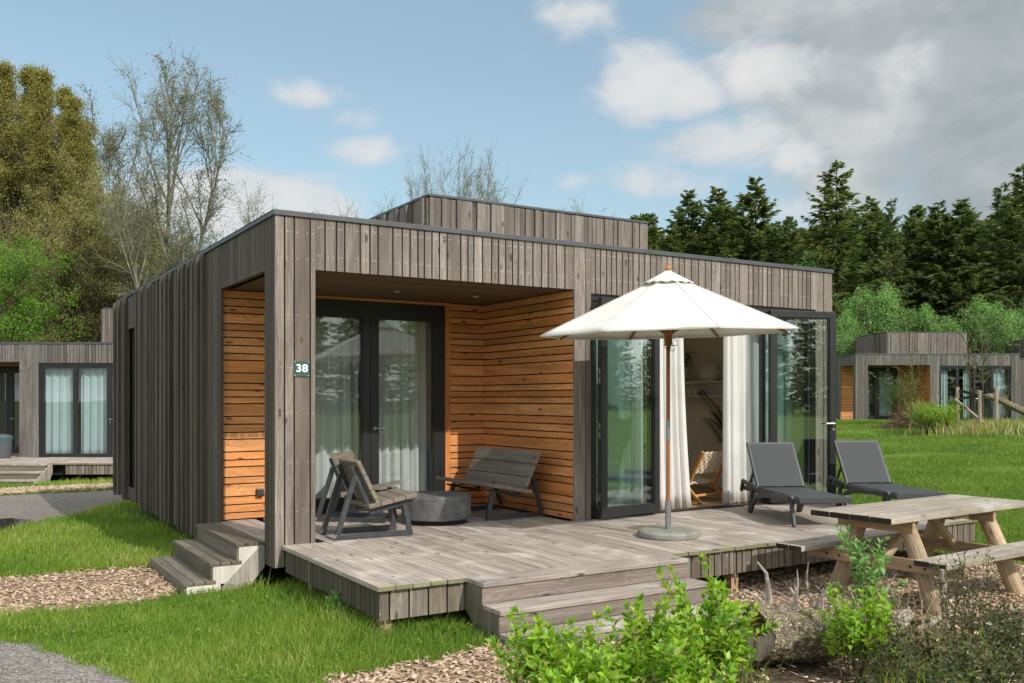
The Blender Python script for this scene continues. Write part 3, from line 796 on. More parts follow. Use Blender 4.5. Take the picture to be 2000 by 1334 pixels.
    mb.bx(rc1, rc1+.055, .035, .12, 0, fdr-.004); mb.bx(dr1-.055, dr1, .035, .12, 0, fdr-.004); mb.bx(rc1+.055, dr1-.055, .035, .12, fdr-.07, fdr-.004)
    mb.bx(rc1+.055, dr1-.055, .02, .14, 0, .022)
    mb.build('door_frame', M['frame'], gd, bevel=.003)
    n4 = (dr1-rc1-.11)/4; xs = [rc1+.055+n4*k for k in range(5)]
    framed_glass(gd, 'fixed_panel', xs[0]+.001, xs[1]-.001, .024, fdr-.072, st=.055, y=.085, glass=glass)
    framed_glass(gd, 'fixed_panel', xs[3]+.001, xs[4]-.001, .024, fdr-.072, st=.055, y=.085, glass=glass)
    if full:
        # the two middle leaves stand folded open in front of the fixed panels
        for (hx, ang, sg) in ((xs[1]-.02, math.radians(-173.5), -1), (xs[3]+.02, math.radians(162), 1)):
            lf = thing('door_leaf', None, None, (hx, -.045, 0)); lf.parent = gd
            w = n4+.03
            a, b = (0, w) if sg < 0 else (-w, 0)
            f = framed_glass(lf, 'leaf_frame', a, b, .03, fdr-.055, st=.085, dep=.065, top=.085, bot=.10, glass=glass, pane_parent=lf)
            e = b if sg < 0 else a
            if sg > 0:
                lever(lf, e+.042, .033, 1.02, 1, sy=1); lever(lf, e+.042, -.033, 1.02, 1, sy=-1)
            for z in (.22, .9, 1.0, 1.5, 1.6, 2.2):
                mb = MB(); mb.bx(e-(-.001 if sg < 0 else .003), e+(.003 if sg < 0 else .001), -.012, .012, z, z+.07); mb.build('lock_keep', M['steel'], lf)
            for z in (.25, 1.15, 2.1): mb = MB(); mb.tube([(0, -.0, z), (0, 0, z+.1)], .013, 8); mb.build('hinge', M['frame'], lf)
            lf.rotation_euler = (0, 0, ang)
    else:
        framed_glass(gd, 'door_leaf', xs[1]+.001, xs[2]-.001, .024, fdr-.072, st=.055, y=.085, glass=glass)
        dl = framed_glass(gd, 'door_leaf', xs[2]+.001, xs[3]-.001, .024, fdr-.072, st=.055, y=.085, glass=glass)
        lever(dl, xs[2]+.03, .05, 1.0, 1)
        for z in (.3, .9, 1.6, 1.9, 2.2): mb = MB(); mb.bx(xs[1]-.02, xs[1]+.02, .035, .053, z, z+.09); mb.build('hinge', M['frame'], dl)
    # side windows: left one real, right one unseen, added to light the room
    if full:
        sw = MB(); sw.bx(.06, .10, wy0, wy0+.06, -.1, 2.48); sw.bx(.06, .10, wy1-.06, wy1, -.1, 2.48); sw.bx(.06, .10, wy0+.06, wy1-.06, 2.41, 2.48); sw.bx(.06, .10, wy0+.06, wy1-.06, -.1, -.03)
        f = sw.build('side_window', M['frame'], root); p = MB(); p.bx(.074, .086, wy0+.055, wy1-.055, -.035, 2.415); p.build('pane', glass, f)
        sw = MB(); sw.bx(Wd-.08, Wd-.03, 3.3, 3.38, .5, 2.45); sw.bx(Wd-.08, Wd-.03, 5.72, 5.8, .5, 2.45); sw.bx(Wd-.08, Wd-.03, 3.38, 5.72, 2.37, 2.45); sw.bx(Wd-.08, Wd-.03, 3.38, 5.72, .5, .58)
        f = sw.build('side_window', M['frame'], root); p = MB(); p.bx(Wd-.06, Wd-.05, 3.375, 5.725, .575, 2.375); p.build('pane', glass, f)
    # room lining
    mb = MB()
    ix0 = rc0+.122
    mb.bx(Wd-.125, Wd-.102, .16, 3.3, .0, 2.60); mb.bx(Wd-.125, Wd-.102, 5.8, 6.0, .0, 2.60); mb.bx(Wd-.125, Wd-.102, 3.3, 5.8, .0, .5); mb.bx(ix0, Wd-.126, 5.98, 6.0, 0, 2.60)
    mb.bx(ix0, ix0+.02, .16, 5.979, 0, 2.60); mb.bx(ix0, Wd-.13, .16, 3.5, 2.601, 2.615); mb.bx(ix0, 4.0, 3.501, 5.979, 2.601, 2.615)
    mb.bx(.13, ix0-.002, 4.0, 4.02, 0, 2.60); mb.bx(.122, .14, 2.17, 3.999, 0, 2.60); mb.bx(ix0-.03, ix0-.003, 2.17, 3.999, 0, 2.60)
    mb.build('room_wall', M['iwall'], root)
    mb = MB()
    x = .13
    while x < Wd-.13:
        x2 = min(x+.19, Wd-.127); mb.bx(x, x2-.003, .145 if x > rc1-.1 else 2.17, 5.99, -.045, .004, axis=1); x += .19
    mb.build('room_floor', M['ifloor'], root)

cabin = thing('timber_cabin', 'large weathered timber cabin with open orange-lined porch, nearest of all the cabins', 'cabin')
build_cabin(cabin, True)

# number plate on the corner column
def number_plate():
    mb = MB(); mb.bx(.172, .318, -.010, -.003, 1.536, 1.682)
    o = mb.build('number_sign', M['signgreen'], None, bevel=.002)
    tag(o, 'small green square number plate reading 38 on the corner column', 'sign')
    cu = bpy.data.curves.new('lettering', 'FONT'); cu.body = '38'; cu.size = .098; cu.extrude = .002; cu.offset = .0026; cu.align_x = 'CENTER'; cu.align_y = 'CENTER'
    cu.space_character = 1.06
    cu.materials.append(M['signwhite'])
    f = bpy.data.objects.new('lettering_curve', cu); COL.objects.link(f)
    me = bpy.data.meshes.new_from_object(f.evaluated_get(bpy.context.evaluated_depsgraph_get())); bpy.data.objects.remove(f)
    t = bpy.data.objects.new('lettering', me); COL.objects.link(t); t.parent = o
    t.location = (.245, -.0125, 1.610); t.rotation_euler = (math.pi/2, 0, 0); t.scale = (1.12, 1, 1)
    for x in (.182, .308):
        for z in (1.546, 1.672): mb = MB(); screw(mb, (x, -.0118, z), (0, -1, 0), 0, .005); mb.build('screw', M['screw'], o)
number_plate()
def socket():
    mb = MB(); mb.bx(.395, .475, 1.955, 1.999, .25, .335); mb.bx(.40, .47, 1.945, 1.954, .258, .328)
    o = mb.build('outdoor_socket', M['plastic'], None, bevel=.006); tag(o, 'small black outdoor power socket low on the orange porch wall', 'socket')
socket()

# ------------------------------------------------------------------ deck
def build_deck():
    dk = thing('wooden_deck', 'low grey plank deck in front of the large numbered cabin', 'deck')
    mb = MB(); x = .06; w = .139
    while x < 7.24:
        x2 = min(x+w, 7.25)
        y0 = -2.2+random.uniform(-.006, .006)
        yend = 1.998 if (x2 < 3.30) else .03
        if x < .34: yend = -.002 if x < .38 else yend
        cuts = [y0]
        r = random.uniform(-1.6, 3.2)
        if y0+.6 < r < yend-.5: cuts.append(r)
        cuts.append(yend)
        for a, b in zip(cuts[:-1], cuts[1:]):
            mb.bx(x, x2-.006, a+.0015, b-.0015, -.036+random.uniform(-.0015, .0015), random.uniform(-.002, .001), axis=1, em=1)
        x += w
    # porch boards left of the column
    x = -.0
    mb.bx(.005, .13, .33, 1.998, -.036, .0, axis=1, em=1); mb.bx(.136, .25, .33, 1.998, -.036, .001, axis=1, em=1); mb.bx(.256, .385, .33, 1.998, -.036, -.001, axis=1, em=1)
    mb.build('deck_board', [M['deck'], M['deckend']], dk, bevel=.004)
    mb = MB()
    boards_x(mb, .085, .775, -.25, -.038, -2.165, .02); mb.build('skirt_board', M['skirt'], dk)
    mb = MB(); boards_x(mb, 2.76, 7.235, -.25, -.038, -2.165, .02, choices=[.06, .075, .075, .10]); mb.build('skirt_board', M['skirt'], dk)
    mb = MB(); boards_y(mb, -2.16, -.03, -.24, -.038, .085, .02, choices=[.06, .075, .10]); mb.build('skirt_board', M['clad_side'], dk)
    mb = MB(); mb.bx(7.21, 7.23, -2.14, -.03, -.24, -.038); mb.build('skirt_board', M['skirt'], dk)
    mb = MB(); mb.bx(.115, 7.2, -2.135, -2.09, -.22, -.04, axis=0); mb.bx(.115, .16, -2.08, -.03, -.22, -.04, axis=1)
    for x in (1.1, 2.3, 3.5, 4.7, 5.9, 7.1): mb.bx(x, x+.05, -2.08, 1.9 if x < 3.2 else -.02, -.2, -.042, axis=1)
    mb.build('joist', M['void'], dk)
    for (x, y) in ((.13, -2.08), (3.6, -2.06), (5.4, -2.06), (7.12, -2.06), (.2, -.4)):
        mb = MB(); mb.bx(x-.01, x+.08, y-.03, y+.06, float(ground_h(x, y))-.1, -.23, axis=2); mb.build('support_post', M['beam'], dk)
build_deck()
def front_steps():
    st = thing('wooden_steps', 'wide three tread wooden steps leading up to the front edge of the deck', 'steps', (.775, -2.2, 0))
    L = 1.975
    for k in range(3):
        z = -.158*k; y1 = -.245*k+.02; y0 = -.245*(k+1)
        mb = MB(); n = 2; w = (y1-y0)/n
        for i in range(n): mb.box(((L)/2, y0+w*(i+.5), z-.02), (L, w-.006, .038), axis=0)
        mb.build('tread', M['step'], st, bevel=.006)
        mb = MB(); mb.bx(.0, L, y0+.018, y0+.04, z-.158-(.04 if k == 2 else 0), z-.041, axis=0); mb.build('riser', M['riser'], st, bevel=.002)
    for x in (-.001, L-.028):
        mb = MB(); o = [(-.74, -.46), (-.74, -.36), (-.50, -.36), (-.50, -.20), (-.25, -.20), (-.25, -.04), (.03, -.04), (.03, -.22), (-.32, -.46)]
        o = [(-.715, -.47), (-.715, -.356), (-.47, -.356), (-.47, -.198), (-.225, -.198), (-.225, -.04), (.02, -.04), (.02, -.24), (-.28, -.47)]
        mb.prism(o, lambda p: (x, p[0], p[1]), (.028, 0, 0)); mb.build('stringer', M['stepdark'], st)
front_steps()
def side_steps():
    st = thing('wooden_steps', 'narrow damp wooden steps with three treads at the left side of the porch', 'steps', (0, 0, 0))
    y0, y1 = .335, 1.93
    for k in range(3):
        z = -.16*k; x1 = -.235*k+(.01 if k == 0 else .03); x0 = -.235*(k+1)-.03
        mb = MB(); w = (x1-x0)/3
        if k == 0: x1 = -.0; w = (x1-x0)/3
        for i in range(3): mb.box((x0+w*(i+.5), (y0+y1)/2, z-.02), (w-.007, y1-y0, .036), axis=1)
        mb.build('tread', M['stepdark'], st, bevel=.005)
        mb = MB(); mb.bx(x0+.012, x0+.034, y0+.02, y1, z-.16-(.1 if k == 2 else 0), z-.039, axis=1); mb.build('riser', M['stepdark'], st, bevel=.002)
    for yy in (y0+.004, y1-.03):
        mb = MB()
        mb.prism([(-.235, -.039), (-.235, -.20), (-.03, -.20), (-.0, -.039)][::-1], lambda p: (p[0], yy, p[1]), (0, .02, 0))
        mb.prism([(-.47, -.2), (-.47, -.36), (-.2, -.36), (-.2, -.2)][::-1], lambda p: (p[0], yy+.001, p[1]), (0, .018, 0))
        mb.prism([(-.70, -.36), (-.70, -.5), (-.40, -.5), (-.40, -.36)][::-1], lambda p: (p[0], yy+.001, p[1]), (0, .018, 0))
        mb.build('side_panel', M['panel'], st)
        mb = MB(); mb.prism([(-.001, -.04), (-.04, -.04), (-.50, -.50), (-.22, -.50), (-.001, -.24)], lambda p: (p[0], yy-.012, p[1]), (0, .012, 0), )
        mb.build('stringer', M['stringer'], st)
side_steps()

# ------------------------------------------------------------------ neighbouring cabins
RZ = -YAW
def put_curtains(spots, loc, rz, label, group, mat):
    for i, (x0, x1, y, folds, lb) in enumerate(spots):
        o = curtain_mesh('curtain', x0, x1, y, .03, 2.44, mat, folds, .035, seed=31+i*7+int(loc[0]*3))
        o.location = loc; o.rotation_euler = (0, 0, rz); tag(o, lb, 'curtain', group)
LC = (-3.534, 21.07, -.21)
left_cabin = thing('timber_cabin', 'grey timber cabin with all its pale curtains drawn, across the gravel road', 'cabin', LC, RZ)
build_cabin(left_cabin, False, cc=.5, rc0=3.10, rc1=3.6, dr1=7.3, Wd=7.75, box=(3.85, 7.2, 3.31, 7, 4.29), glass=M['glassfar'])
put_curtains([(3.68, 4.52, .26, 4, 'pale blue curtain in the first pane beside the column of the cabin across the road'), (4.6, 5.44, .26, 4, 'pale blue curtain in the second pane of the cabin across the road'), (5.52, 6.3, .26, 4, 'pale blue curtain in the handled pane of the cabin across the road'), (1.85, 2.6, 2.3, 4, 'pale curtain in the porch door of the cabin across the road')],
             LC, RZ, '', 'curtains of the cabin across the road', M['curtaindim'])
def left_deck():
    dk = thing('wooden_deck', 'grey plank deck of the cabin across the gravel road', 'deck', LC, RZ)
    mb = MB(); y = -2.3
    for k in range(52):
        x = .06+.139*k
        mb.bx(x, x+.133, -2.3, .03 if x > 3.0 else 1.99, -.036, random.uniform(-.002, .001), axis=1, em=1)
    mb.build('deck_board', [M['deck'], M['deckend']], dk)
    mb = MB(); boards_x(mb, 5.42, 7.28, -.27, -.038, -2.27, .02); mb.build('skirt_board', M['clad'], dk); mb = MB(); boards_x(mb, .08, 1.0, -.27, -.038, -2.27, .02); mb.build('skirt_board', M['clad'], dk)
    mb = MB(); mb.bx(.2, 7.2, -2.1, -.1, -.30, -.05); mb.build('joist', M['void'], dk)
    for x in (.2, 3.6, 7.1): mb = MB(); mb.bx(x, x+.1, -2.2, -2.11, -.9, -.1, axis=2); mb.build('support_post', M['beam'], dk)
    st = thing('wooden_steps', 'wide wooden steps up to the deck of the cabin across the road', 'steps', LC, RZ)
    for k in range(3):
        z = -.17*k; y0 = -2.3-.25*(k+1)
        mb = MB(); mb.bx(1.02, 5.1, y0-.02, y0+.25, z-.04, z, axis=0); mb.build('tread', M['step'], st)
        mb = MB(); mb.bx(1.03, 5.08, y0+.0, y0+.02, z-.17-(.1 if k == 2 else 0), z-.042, axis=0); mb.build('riser', M['stepdark'], st)
    mb = MB(); mb.prism([(-3.15, -.62), (-3.15, -.40), (-2.45, -.04), (-2.31, -.04), (-2.31, -.22), (-2.6, -.62)], lambda p: (5.1, p[0], p[1]), (.03, 0, 0)); mb.build('stringer', M['stringer'], st)
left_deck()
def cab_pt(loc, x, y, z=0):
    c, s = math.cos(RZ), math.sin(RZ); return (loc[0]+c*x-s*y, loc[1]+s*x+c*y, loc[2]+z)
def waste_bin():
    b = thing('waste_bin', 'grey round bin with a teal bag over its rim on the deck across the road', 'bin', cab_pt(LC, 2.84, -.35, 0))
    mb = MB(); mb.lathe([(0, 0), (.19, 0), (.205, .02), (.235, .52), (.22, .52), (.20, .05), (0, .05)], n=20); mb.build('body', M['binbody'], b)
    mb = MB(); mb.lathe([(.236, .47), (.246, .50), (.252, .53), (.232, .545), (.215, .47)], n=20); mb.build('bag', M['binbag'], b)
    mb = MB(); mb.lathe([(0, .56), (.22, .545), (.25, .52), (.255, .55), (.22, .60), (0, .64)], n=20); mb.build('lid', M['binbody'], b)
waste_bin()
def parasol_stand(name, label, loc, group=None):
    b = thing(name, label, 'parasol stand', loc, 0, group)
    mb = MB(); mb.lathe([(0, 0), (.285, 0), (.292, .012), (.293, .045), (.28, .062), (.24, .070), (.10, .073), (0, .073)], n=40); mb.build('slab', M['slab'], b)
    mb = MB(); mb.lathe([(.029, .072), (.029, .345), (.0295, .347), (.023, .347), (.023, .30)], n=20)
    mb.lathe([(.045, .072), (.045, .078), (.029, .080)], n=20); mb.build('tube', M['galv'], b)
    return b
pb2 = parasol_stand('parasol_stand', 'empty round parasol stand beside the bin on the deck across the road', cab_pt(LC, 2.38, -.75, .002))

RC = (32.683, 19.425, .35)
right_cabin = thing('timber_cabin', 'far grey timber cabin behind the staked sapling and brush heap', 'cabin', RC, RZ)
build_cabin(right_cabin, False, cc=.56, rc0=3.39, rc1=3.80, dr1=7.09, Wd=7.45, box=(2.75, 6.68, 3.31, 8.9, 4.27), glass=M['glassfar'])
put_curtains([(3.86, 4.30, .3, 3, 'pale blue curtain at the left end of the far cabin glazing'), (6.4, 6.95, .3, 3, 'pale blue curtain at the right end of the far cabin glazing'), (5.02, 5.3, .3, 2, 'narrow pale curtain in the middle of the far cabin glazing'), (1.0, 1.5, 2.3, 2, 'light curtain left in the far cabin porch door'), (1.85, 2.6, 2.3, 4, 'light curtain right in the far cabin porch door')],
             RC, RZ, '', 'curtains of the far cabin', M['curtaindim'])
third = copy_tree(right_cabin); third.location = (43.8, 18.6, .35); tag(third, 'sliver of another far timber cabin cut off by the right picture edge')

# ------------------------------------------------------------------ curtains and room of the near cabin
tag(curtain_mesh('curtain', 4.58, 5.12, .27, .012, 2.45, M['curtain'], 5, .035, seed=4, pull=.12), 'white linen curtain left of the open doorway, behind the parasol pole', 'curtain', 'linen curtains of the open doorway')
tag(curtain_mesh('curtain', 5.82, 6.44, .27, .012, 2.45, M['curtain'], 5, .040, seed=9, pull=.04), 'white linen curtain right of the open doorway, above the wicker chair', 'curtain', 'linen curtains of the open doorway')
tag(curtain_mesh('curtain', 3.66, 4.50, .30, .012, 2.45, M['curtaindim'], 4, .04, seed=12), 'sheer curtain behind the left glass panel beside the porch', 'curtain')
tag(curtain_mesh('curtain', 6.50, 7.08, .30, .012, 2.45, M['curtaindim'], 3, .04, seed=15), 'sheer curtain behind the right glass panel beside the loungers', 'curtain')
tag(curtain_mesh('curtain', .80, 1.72, 2.27, .012, 2.45, M['curtain'], 6, .045, seed=21), 'pale curtain behind the left half of the porch door', 'curtain')
tag(curtain_mesh('curtain', 1.80, 2.74, 2.27, .012, 2.45, M['curtain'], 7, .045, seed=27), 'pale curtain behind the right half of the porch door', 'curtain')

def wall_shelf():
    s_ = thing('wall_shelf', 'white two tier wall shelf inside the open doorway', 'shelf', (7.374, 2.2, 0))
    for z in (1.60, 1.385): mb = MB(); mb.bx(-.20, 0, -.55, 1.1, z-.028, z); mb.build('shelf_board', M['white'], s_, bevel=.004)
    mb = MB(); mb.bx(-.014, 0, -.55, 1.1, 1.386, 1.571); mb.build('back_panel', M['white'], s_)
wall_shelf()
def vessel(name, label, prof, loc, mat, cat):
    mb = MB(); mb.lathe(prof, n=20); o = mb.build(name, mat, None, loc=loc); tag(o, label, cat); return o
vessel('vase', 'ribbed white cylinder vase under the leafy sprigs on the shelf', [(0, 0), (.085, 0), (.09, .02), (.085, .18), (.105, .20), (.105, .23), (.09, .23), (.075, .1), (0, .05)], (7.25, 2.66, 1.60), M['white'], 'vase')
vessel('vase', 'round bellied white vase at the right of the shelf', [(0, 0), (.08, 0), (.14, .06), (.155, .12), (.12, .19), (.10, .22), (.115, .26), (.095, .26), (.08, .2), (0, .1)], (7.24, 2.02, 1.60), M['white'], 'vase')
for i, (y, mt, lb) in enumerate(((2.48, 'white', 'pale cup, left of three on the lower shelf'), (2.36, 'white', 'white cup, middle of three on the lower shelf'), (2.25, 'clay', 'brown cup, right of three on the lower shelf'))):
    vessel('cup', lb, [(0, 0), (.035, 0), (.045, .09), (.04, .09), (.032, .01), (0, .01)], (7.26, y, 1.385), M[mt], 'cup')

# leaf primitives: rows of points, directions, sizes -> folded leaves of two quads each
def leaves(P, D, N, L, Wd, fold=.25, curl=.15):
    """leaf from P along D with up normal N; returns verts, quads"""
    P = np.asarray(P, float); D = np.asarray(D, float); D /= np.linalg.norm(D, axis=1, keepdims=True)+1e-9
    N = np.asarray(N, float); N = N-D*(N*D).sum(1, keepdims=True); N /= np.linalg.norm(N, axis=1, keepdims=True)+1e-9
    B = np.cross(D, N); L = np.asarray(L, float).reshape(-1, 1)*np.ones((len(P), 1)); Wd = np.asarray(Wd, float).reshape(-1, 1)*np.ones((len(P), 1))
    base = P; tip = P+D*L-N*L*curl
    mid = P+D*L*.5+N*L*.06
    l = P+D*L*.42+B*Wd*.5+N*Wd*fold; r = P+D*L*.42-B*Wd*.5+N*Wd*fold
    V = np.stack([base, l, tip, r, mid], 1).reshape(-1, 3)
    i = np.arange(len(P))[:, None]*5
    F = np.concatenate([i+np.array([[0, 4, 2, 1]]), i+np.array([[0, 3, 2, 4]])], 1).reshape(-1, 4)
    return V, F
def cards(P, D, N, L, Wd):
    P = np.asarray(P, float); D = D/(np.linalg.norm(D, axis=1, keepdims=True)+1e-9)
    N = N-D*(N*D).sum(1, keepdims=True); N = N/(np.linalg.norm(N, axis=1, keepdims=True)+1e-9)
    B = np.cross(D, N); L = np.asarray(L).reshape(-1, 1); Wd = np.asarray(Wd).reshape(-1, 1)
    V = np.stack([P, P+D*L*.45+B*Wd*.5, P+D*L, P+D*L*.45-B*Wd*.5], 1).reshape(-1, 3)
    F = np.arange(len(P))[:, None]*4+np.arange(4)[None, :]
    return V, F
def rdir(n, r=rng):
    v = r.normal(size=(n, 3)); return v/np.linalg.norm(v, axis=1, keepdims=True)
def sprig_plant():
    p = thing('house_plant', 'dark leafy sprigs standing in the ribbed vase on the shelf', 'plant', (7.25, 2.66, 1.66))
    mb = MB(); PP = []; DD = []
    for k in range(7):
        a = k*.9; tip = Vector((math.cos(a)*.10-.03, math.sin(a)*.17, .34+.05*math.sin(k*2.1)))
        pts = [Vector((0, 0, 0)), tip*.5+Vector((0, 0, .05)), tip]; mb.tube(pts, [.004, .003, .002], 5)
        for q in range(9):
            t = .4+.6*q/8; c = pts[0].lerp(tip, t)+Vector((0, 0, .03)); d = Vector((math.cos(a+q*2.4), math.sin(a+q*2.4), .3)); PP.append(c); DD.append(d)
    mb.build('stem', M['twig'], p)
    V, F = leaves(PP, DD, np.tile([[0, 0, 1.]], (len(PP), 1)), .11, .06); np_mesh('leaves', V, F, M['lf_house'], p, rnd=np.repeat(rng.random(len(PP)), 2))
sprig_plant()
def palm():
    p = thing('house_plant', 'feathery palm fronds reaching out from behind the right linen curtain', 'plant', (7.12, 1.38, .004))
    mb = MB(); mb.lathe([(0, 0), (.11, 0), (.15, .30), (.135, .30), (.125, .26), (0, .26)], n=20); mb.build('pot', M['clay'], p)
    mb = MB(); PP = []; DD = []; NN = []; LL = []
    for (a, h, R) in ((3.05, 1.50, .58), (3.2, 1.12, .56), (.4, 1.2, .2), (1.3, 1.3, .4), (5.2, .9, .25), (2.2, 1.2, .3)):
        pts = [Vector((0, 0, .26))]
        for q in range(1, 9):
            t = q/8; pts.append(Vector((math.cos(a)*R*t**1.5, math.sin(a)*R*t**1.5, .26+(h-.26)*(1.35*t-.42*t*t))))
        mb.tube(pts, [.008-.0008*i for i in range(9)], 5)
        for q in range(26):
            t = .45+.55*q/25; i = min(7, int(t*8)); c = pts[i].lerp(pts[i+1], t*8-i); tan = (pts[i+1]-pts[i]).normalized()
            side = tan.cross(Vector((0, 0, 1))).normalized()
            for sg in (-1, 1):
                PP.append(c); DD.append(side*sg+tan*.55-Vector((0, 0, .35))); NN.append((0, 0, 1)); LL.append(.20*(1.1-t*.55))
    mb.build('stem', M['lf_house'], p)
    V, F = leaves(PP, DD, NN, LL, .018, .1, .3); np_mesh('fronds', V, F, M['lf_house'], p, rnd=np.repeat(rng.random(len(PP)), 2))
palm()
def wicker_chair():
    c = thing('lounge_chair', 'honey wood lounge chair with woven back standing in the open doorway', 'chair', (5.855, .45, .004), math.radians(12))
    # faces local +Y (into the room); its back leans towards the deck
    for s in (-.29, .29):
        mb = MB()
        mb.beam((s, .285, .165), (s, -.0, .665), .034, .055); mb.beam((s, .275, .225), (s, .03, .0), .034, .046)
        mb.beam((s*.93, .22, .235), (s*.93, .80, .35), .03, .045); mb.beam((s*.93, .74, .35), (s*.93, .84, .0), .032, .042)
        mb.build('side_frame', M['chairteak'], c, bevel=.008)
    mb = MB(); mb.beam((-.29, .13, .10), (.29, .13, .10), .03, .03); mb.beam((-.27, .78, .32), (.27, .78, .32), .03, .03); mb.build('crossbar', M['chairteak'], c, bevel=.006)
    def strapped(p0, p1, n, name):
        mb = MB(); a = Vector(p0); b = Vector(p1); d = (b-a).normalized(); nrm = d.cross(Vector((1, 0, 0)))
        for i in range(n):
            q = a.lerp(b, (i+.5)/n); w = (b-a).length/n*.94
            for j in range(9):
                x = -.272+.544*(j+.5)/9
                mb.box(q+nrm*(.006*(1 if (i+j) % 2 else -1))+Vector((x, 0, 0)), (.058, w, .012), R=Matrix((Vector((1, 0, 0)), d, nrm)).transposed())
        mb.build(name, M['weave'], c, bevel=.004)
    strapped((0, .165, .375), (0, .005, .655), 5, 'backrest'); strapped((0, .25, .24), (0, .78, .35), 6, 'seat')
wicker_chair()

# ------------------------------------------------------------------ slatted plank benches on the porch
def plank_bench(name, label, cat, loc, rz, width, wood_mat, frames, group):
    b = thing(name, label, cat, loc, rz, group)       # faces local +X, origin on the floor under its rear feet
    for s in frames:
        mb = MB(); t = .05; e = .032
        mb.beam((0, s, .0), (.205, s, .60), .012, t) if False else None
        A = [(0, 0), (.80, 0), (.735, .335), (.685, .335), (.742, .05), (.068, .05), (.235, .60), (.183, .60)]
        mb.prism(A[:2]+[(.79, .05), (.01+.05, .05)], lambda p: (p[0], s-e/2, p[1]), (0, e, 0))
        mb.prism([(.74, .05), (.79, .05), (.735, .34), (.685, .34)], lambda p: (p[0], s-e/2, p[1]), (0, e, 0))
        mb.prism([(.015, .05), (.066, .05), (.235, .59), (.185, .59)], lambda p: (p[0], s-e/2, p[1]), (0, e, 0))
        mb.prism([(.36, .235), (.405, .255), (.21, .70), (.165, .68)], lambda p: (p[0]+.0, s-e/2+.001, p[1]), (0, e-.002, 0))
        mb.prism([(.36, .22), (.36, .262), (.80, .345), (.80, .325)], lambda p: (p[0], s-e/2+.002, p[1]), (0, e-.004, 0))
        mb.build('side_frame', M['bench_steel'], b, bevel=.003)
    mb = MB(); d = Vector((.50, 0, .095)).normalized()
    for k in range(4):
        mb.box(Vector((.345, 0, .283))+d*(.063+.127*k)+Vector((-.02, 0, .02)), (.122, width, .042), R=Matrix((d, Vector((0, 1, 0)), d.cross(Vector((0, 1, 0))))).transposed(), axis=1)
    mb.build('seat', wood_mat, b, bevel=.006)
    mb = MB(); d = Vector((-.215, 0, .44)).normalized(); nrm = Vector((d.z, 0, -d.x))
    for k in range(3):
        mb.box(Vector((.425, 0, .325))+d*(.078+.155*k), (.04, width, .150), R=Matrix((nrm, Vector((0, 1, 0)), d)).transposed(), axis=1)
    mb.build('backrest', wood_mat, b, bevel=.006)
    mb = MB()
    for s in frames:
        for k in range(3):
            for o_ in (-.04, .04):
                c = Vector((.425, s, .325))+d*(.078+.155*k+o_)-nrm*.0215; screw(mb, c, -nrm, 0, .006)
    mb.build('bolt', M['screw'], b)
    return b
G = 'plank benches around the drum table'
plank_bench('plank_chair', 'mossy plank armless chair with steel frames, nearest the corner column', 'chair', (.57, .235, .001), math.radians(-3), .58, M['chairwood'], (-.215, .215), G)
plank_bench('plank_chair', 'plank armless chair half hidden behind the corner column and the mossy one', 'chair', (1.03, 1.62, .001), math.radians(-42), .60, M['chairwood'], (-.215, .215), G)
plank_bench('plank_bench', 'wide two seat plank bench against the orange porch wall', 'bench', (3.27, .98, .001), math.radians(183), 1.28, M['benchwood'], (-.42, .42), G)
def drum():
    t = thing('drum_table', 'round dark concrete drum table between the plank benches on the porch', 'table', (1.98, .70, 0))
    mb = MB(); mb.lathe([(0, .05), (.365, .05), (.373, .06), (.375, .10), (.375, .285), (.370, .298), (.355, .303), (0, .303)], n=48); mb.build('body', M['concrete'], t)
    mb = MB(); mb.lathe([(0, .0), (.32, .0), (.32, .05), (0, .05)], n=32); mb.build('base', M['void'], t)
drum()

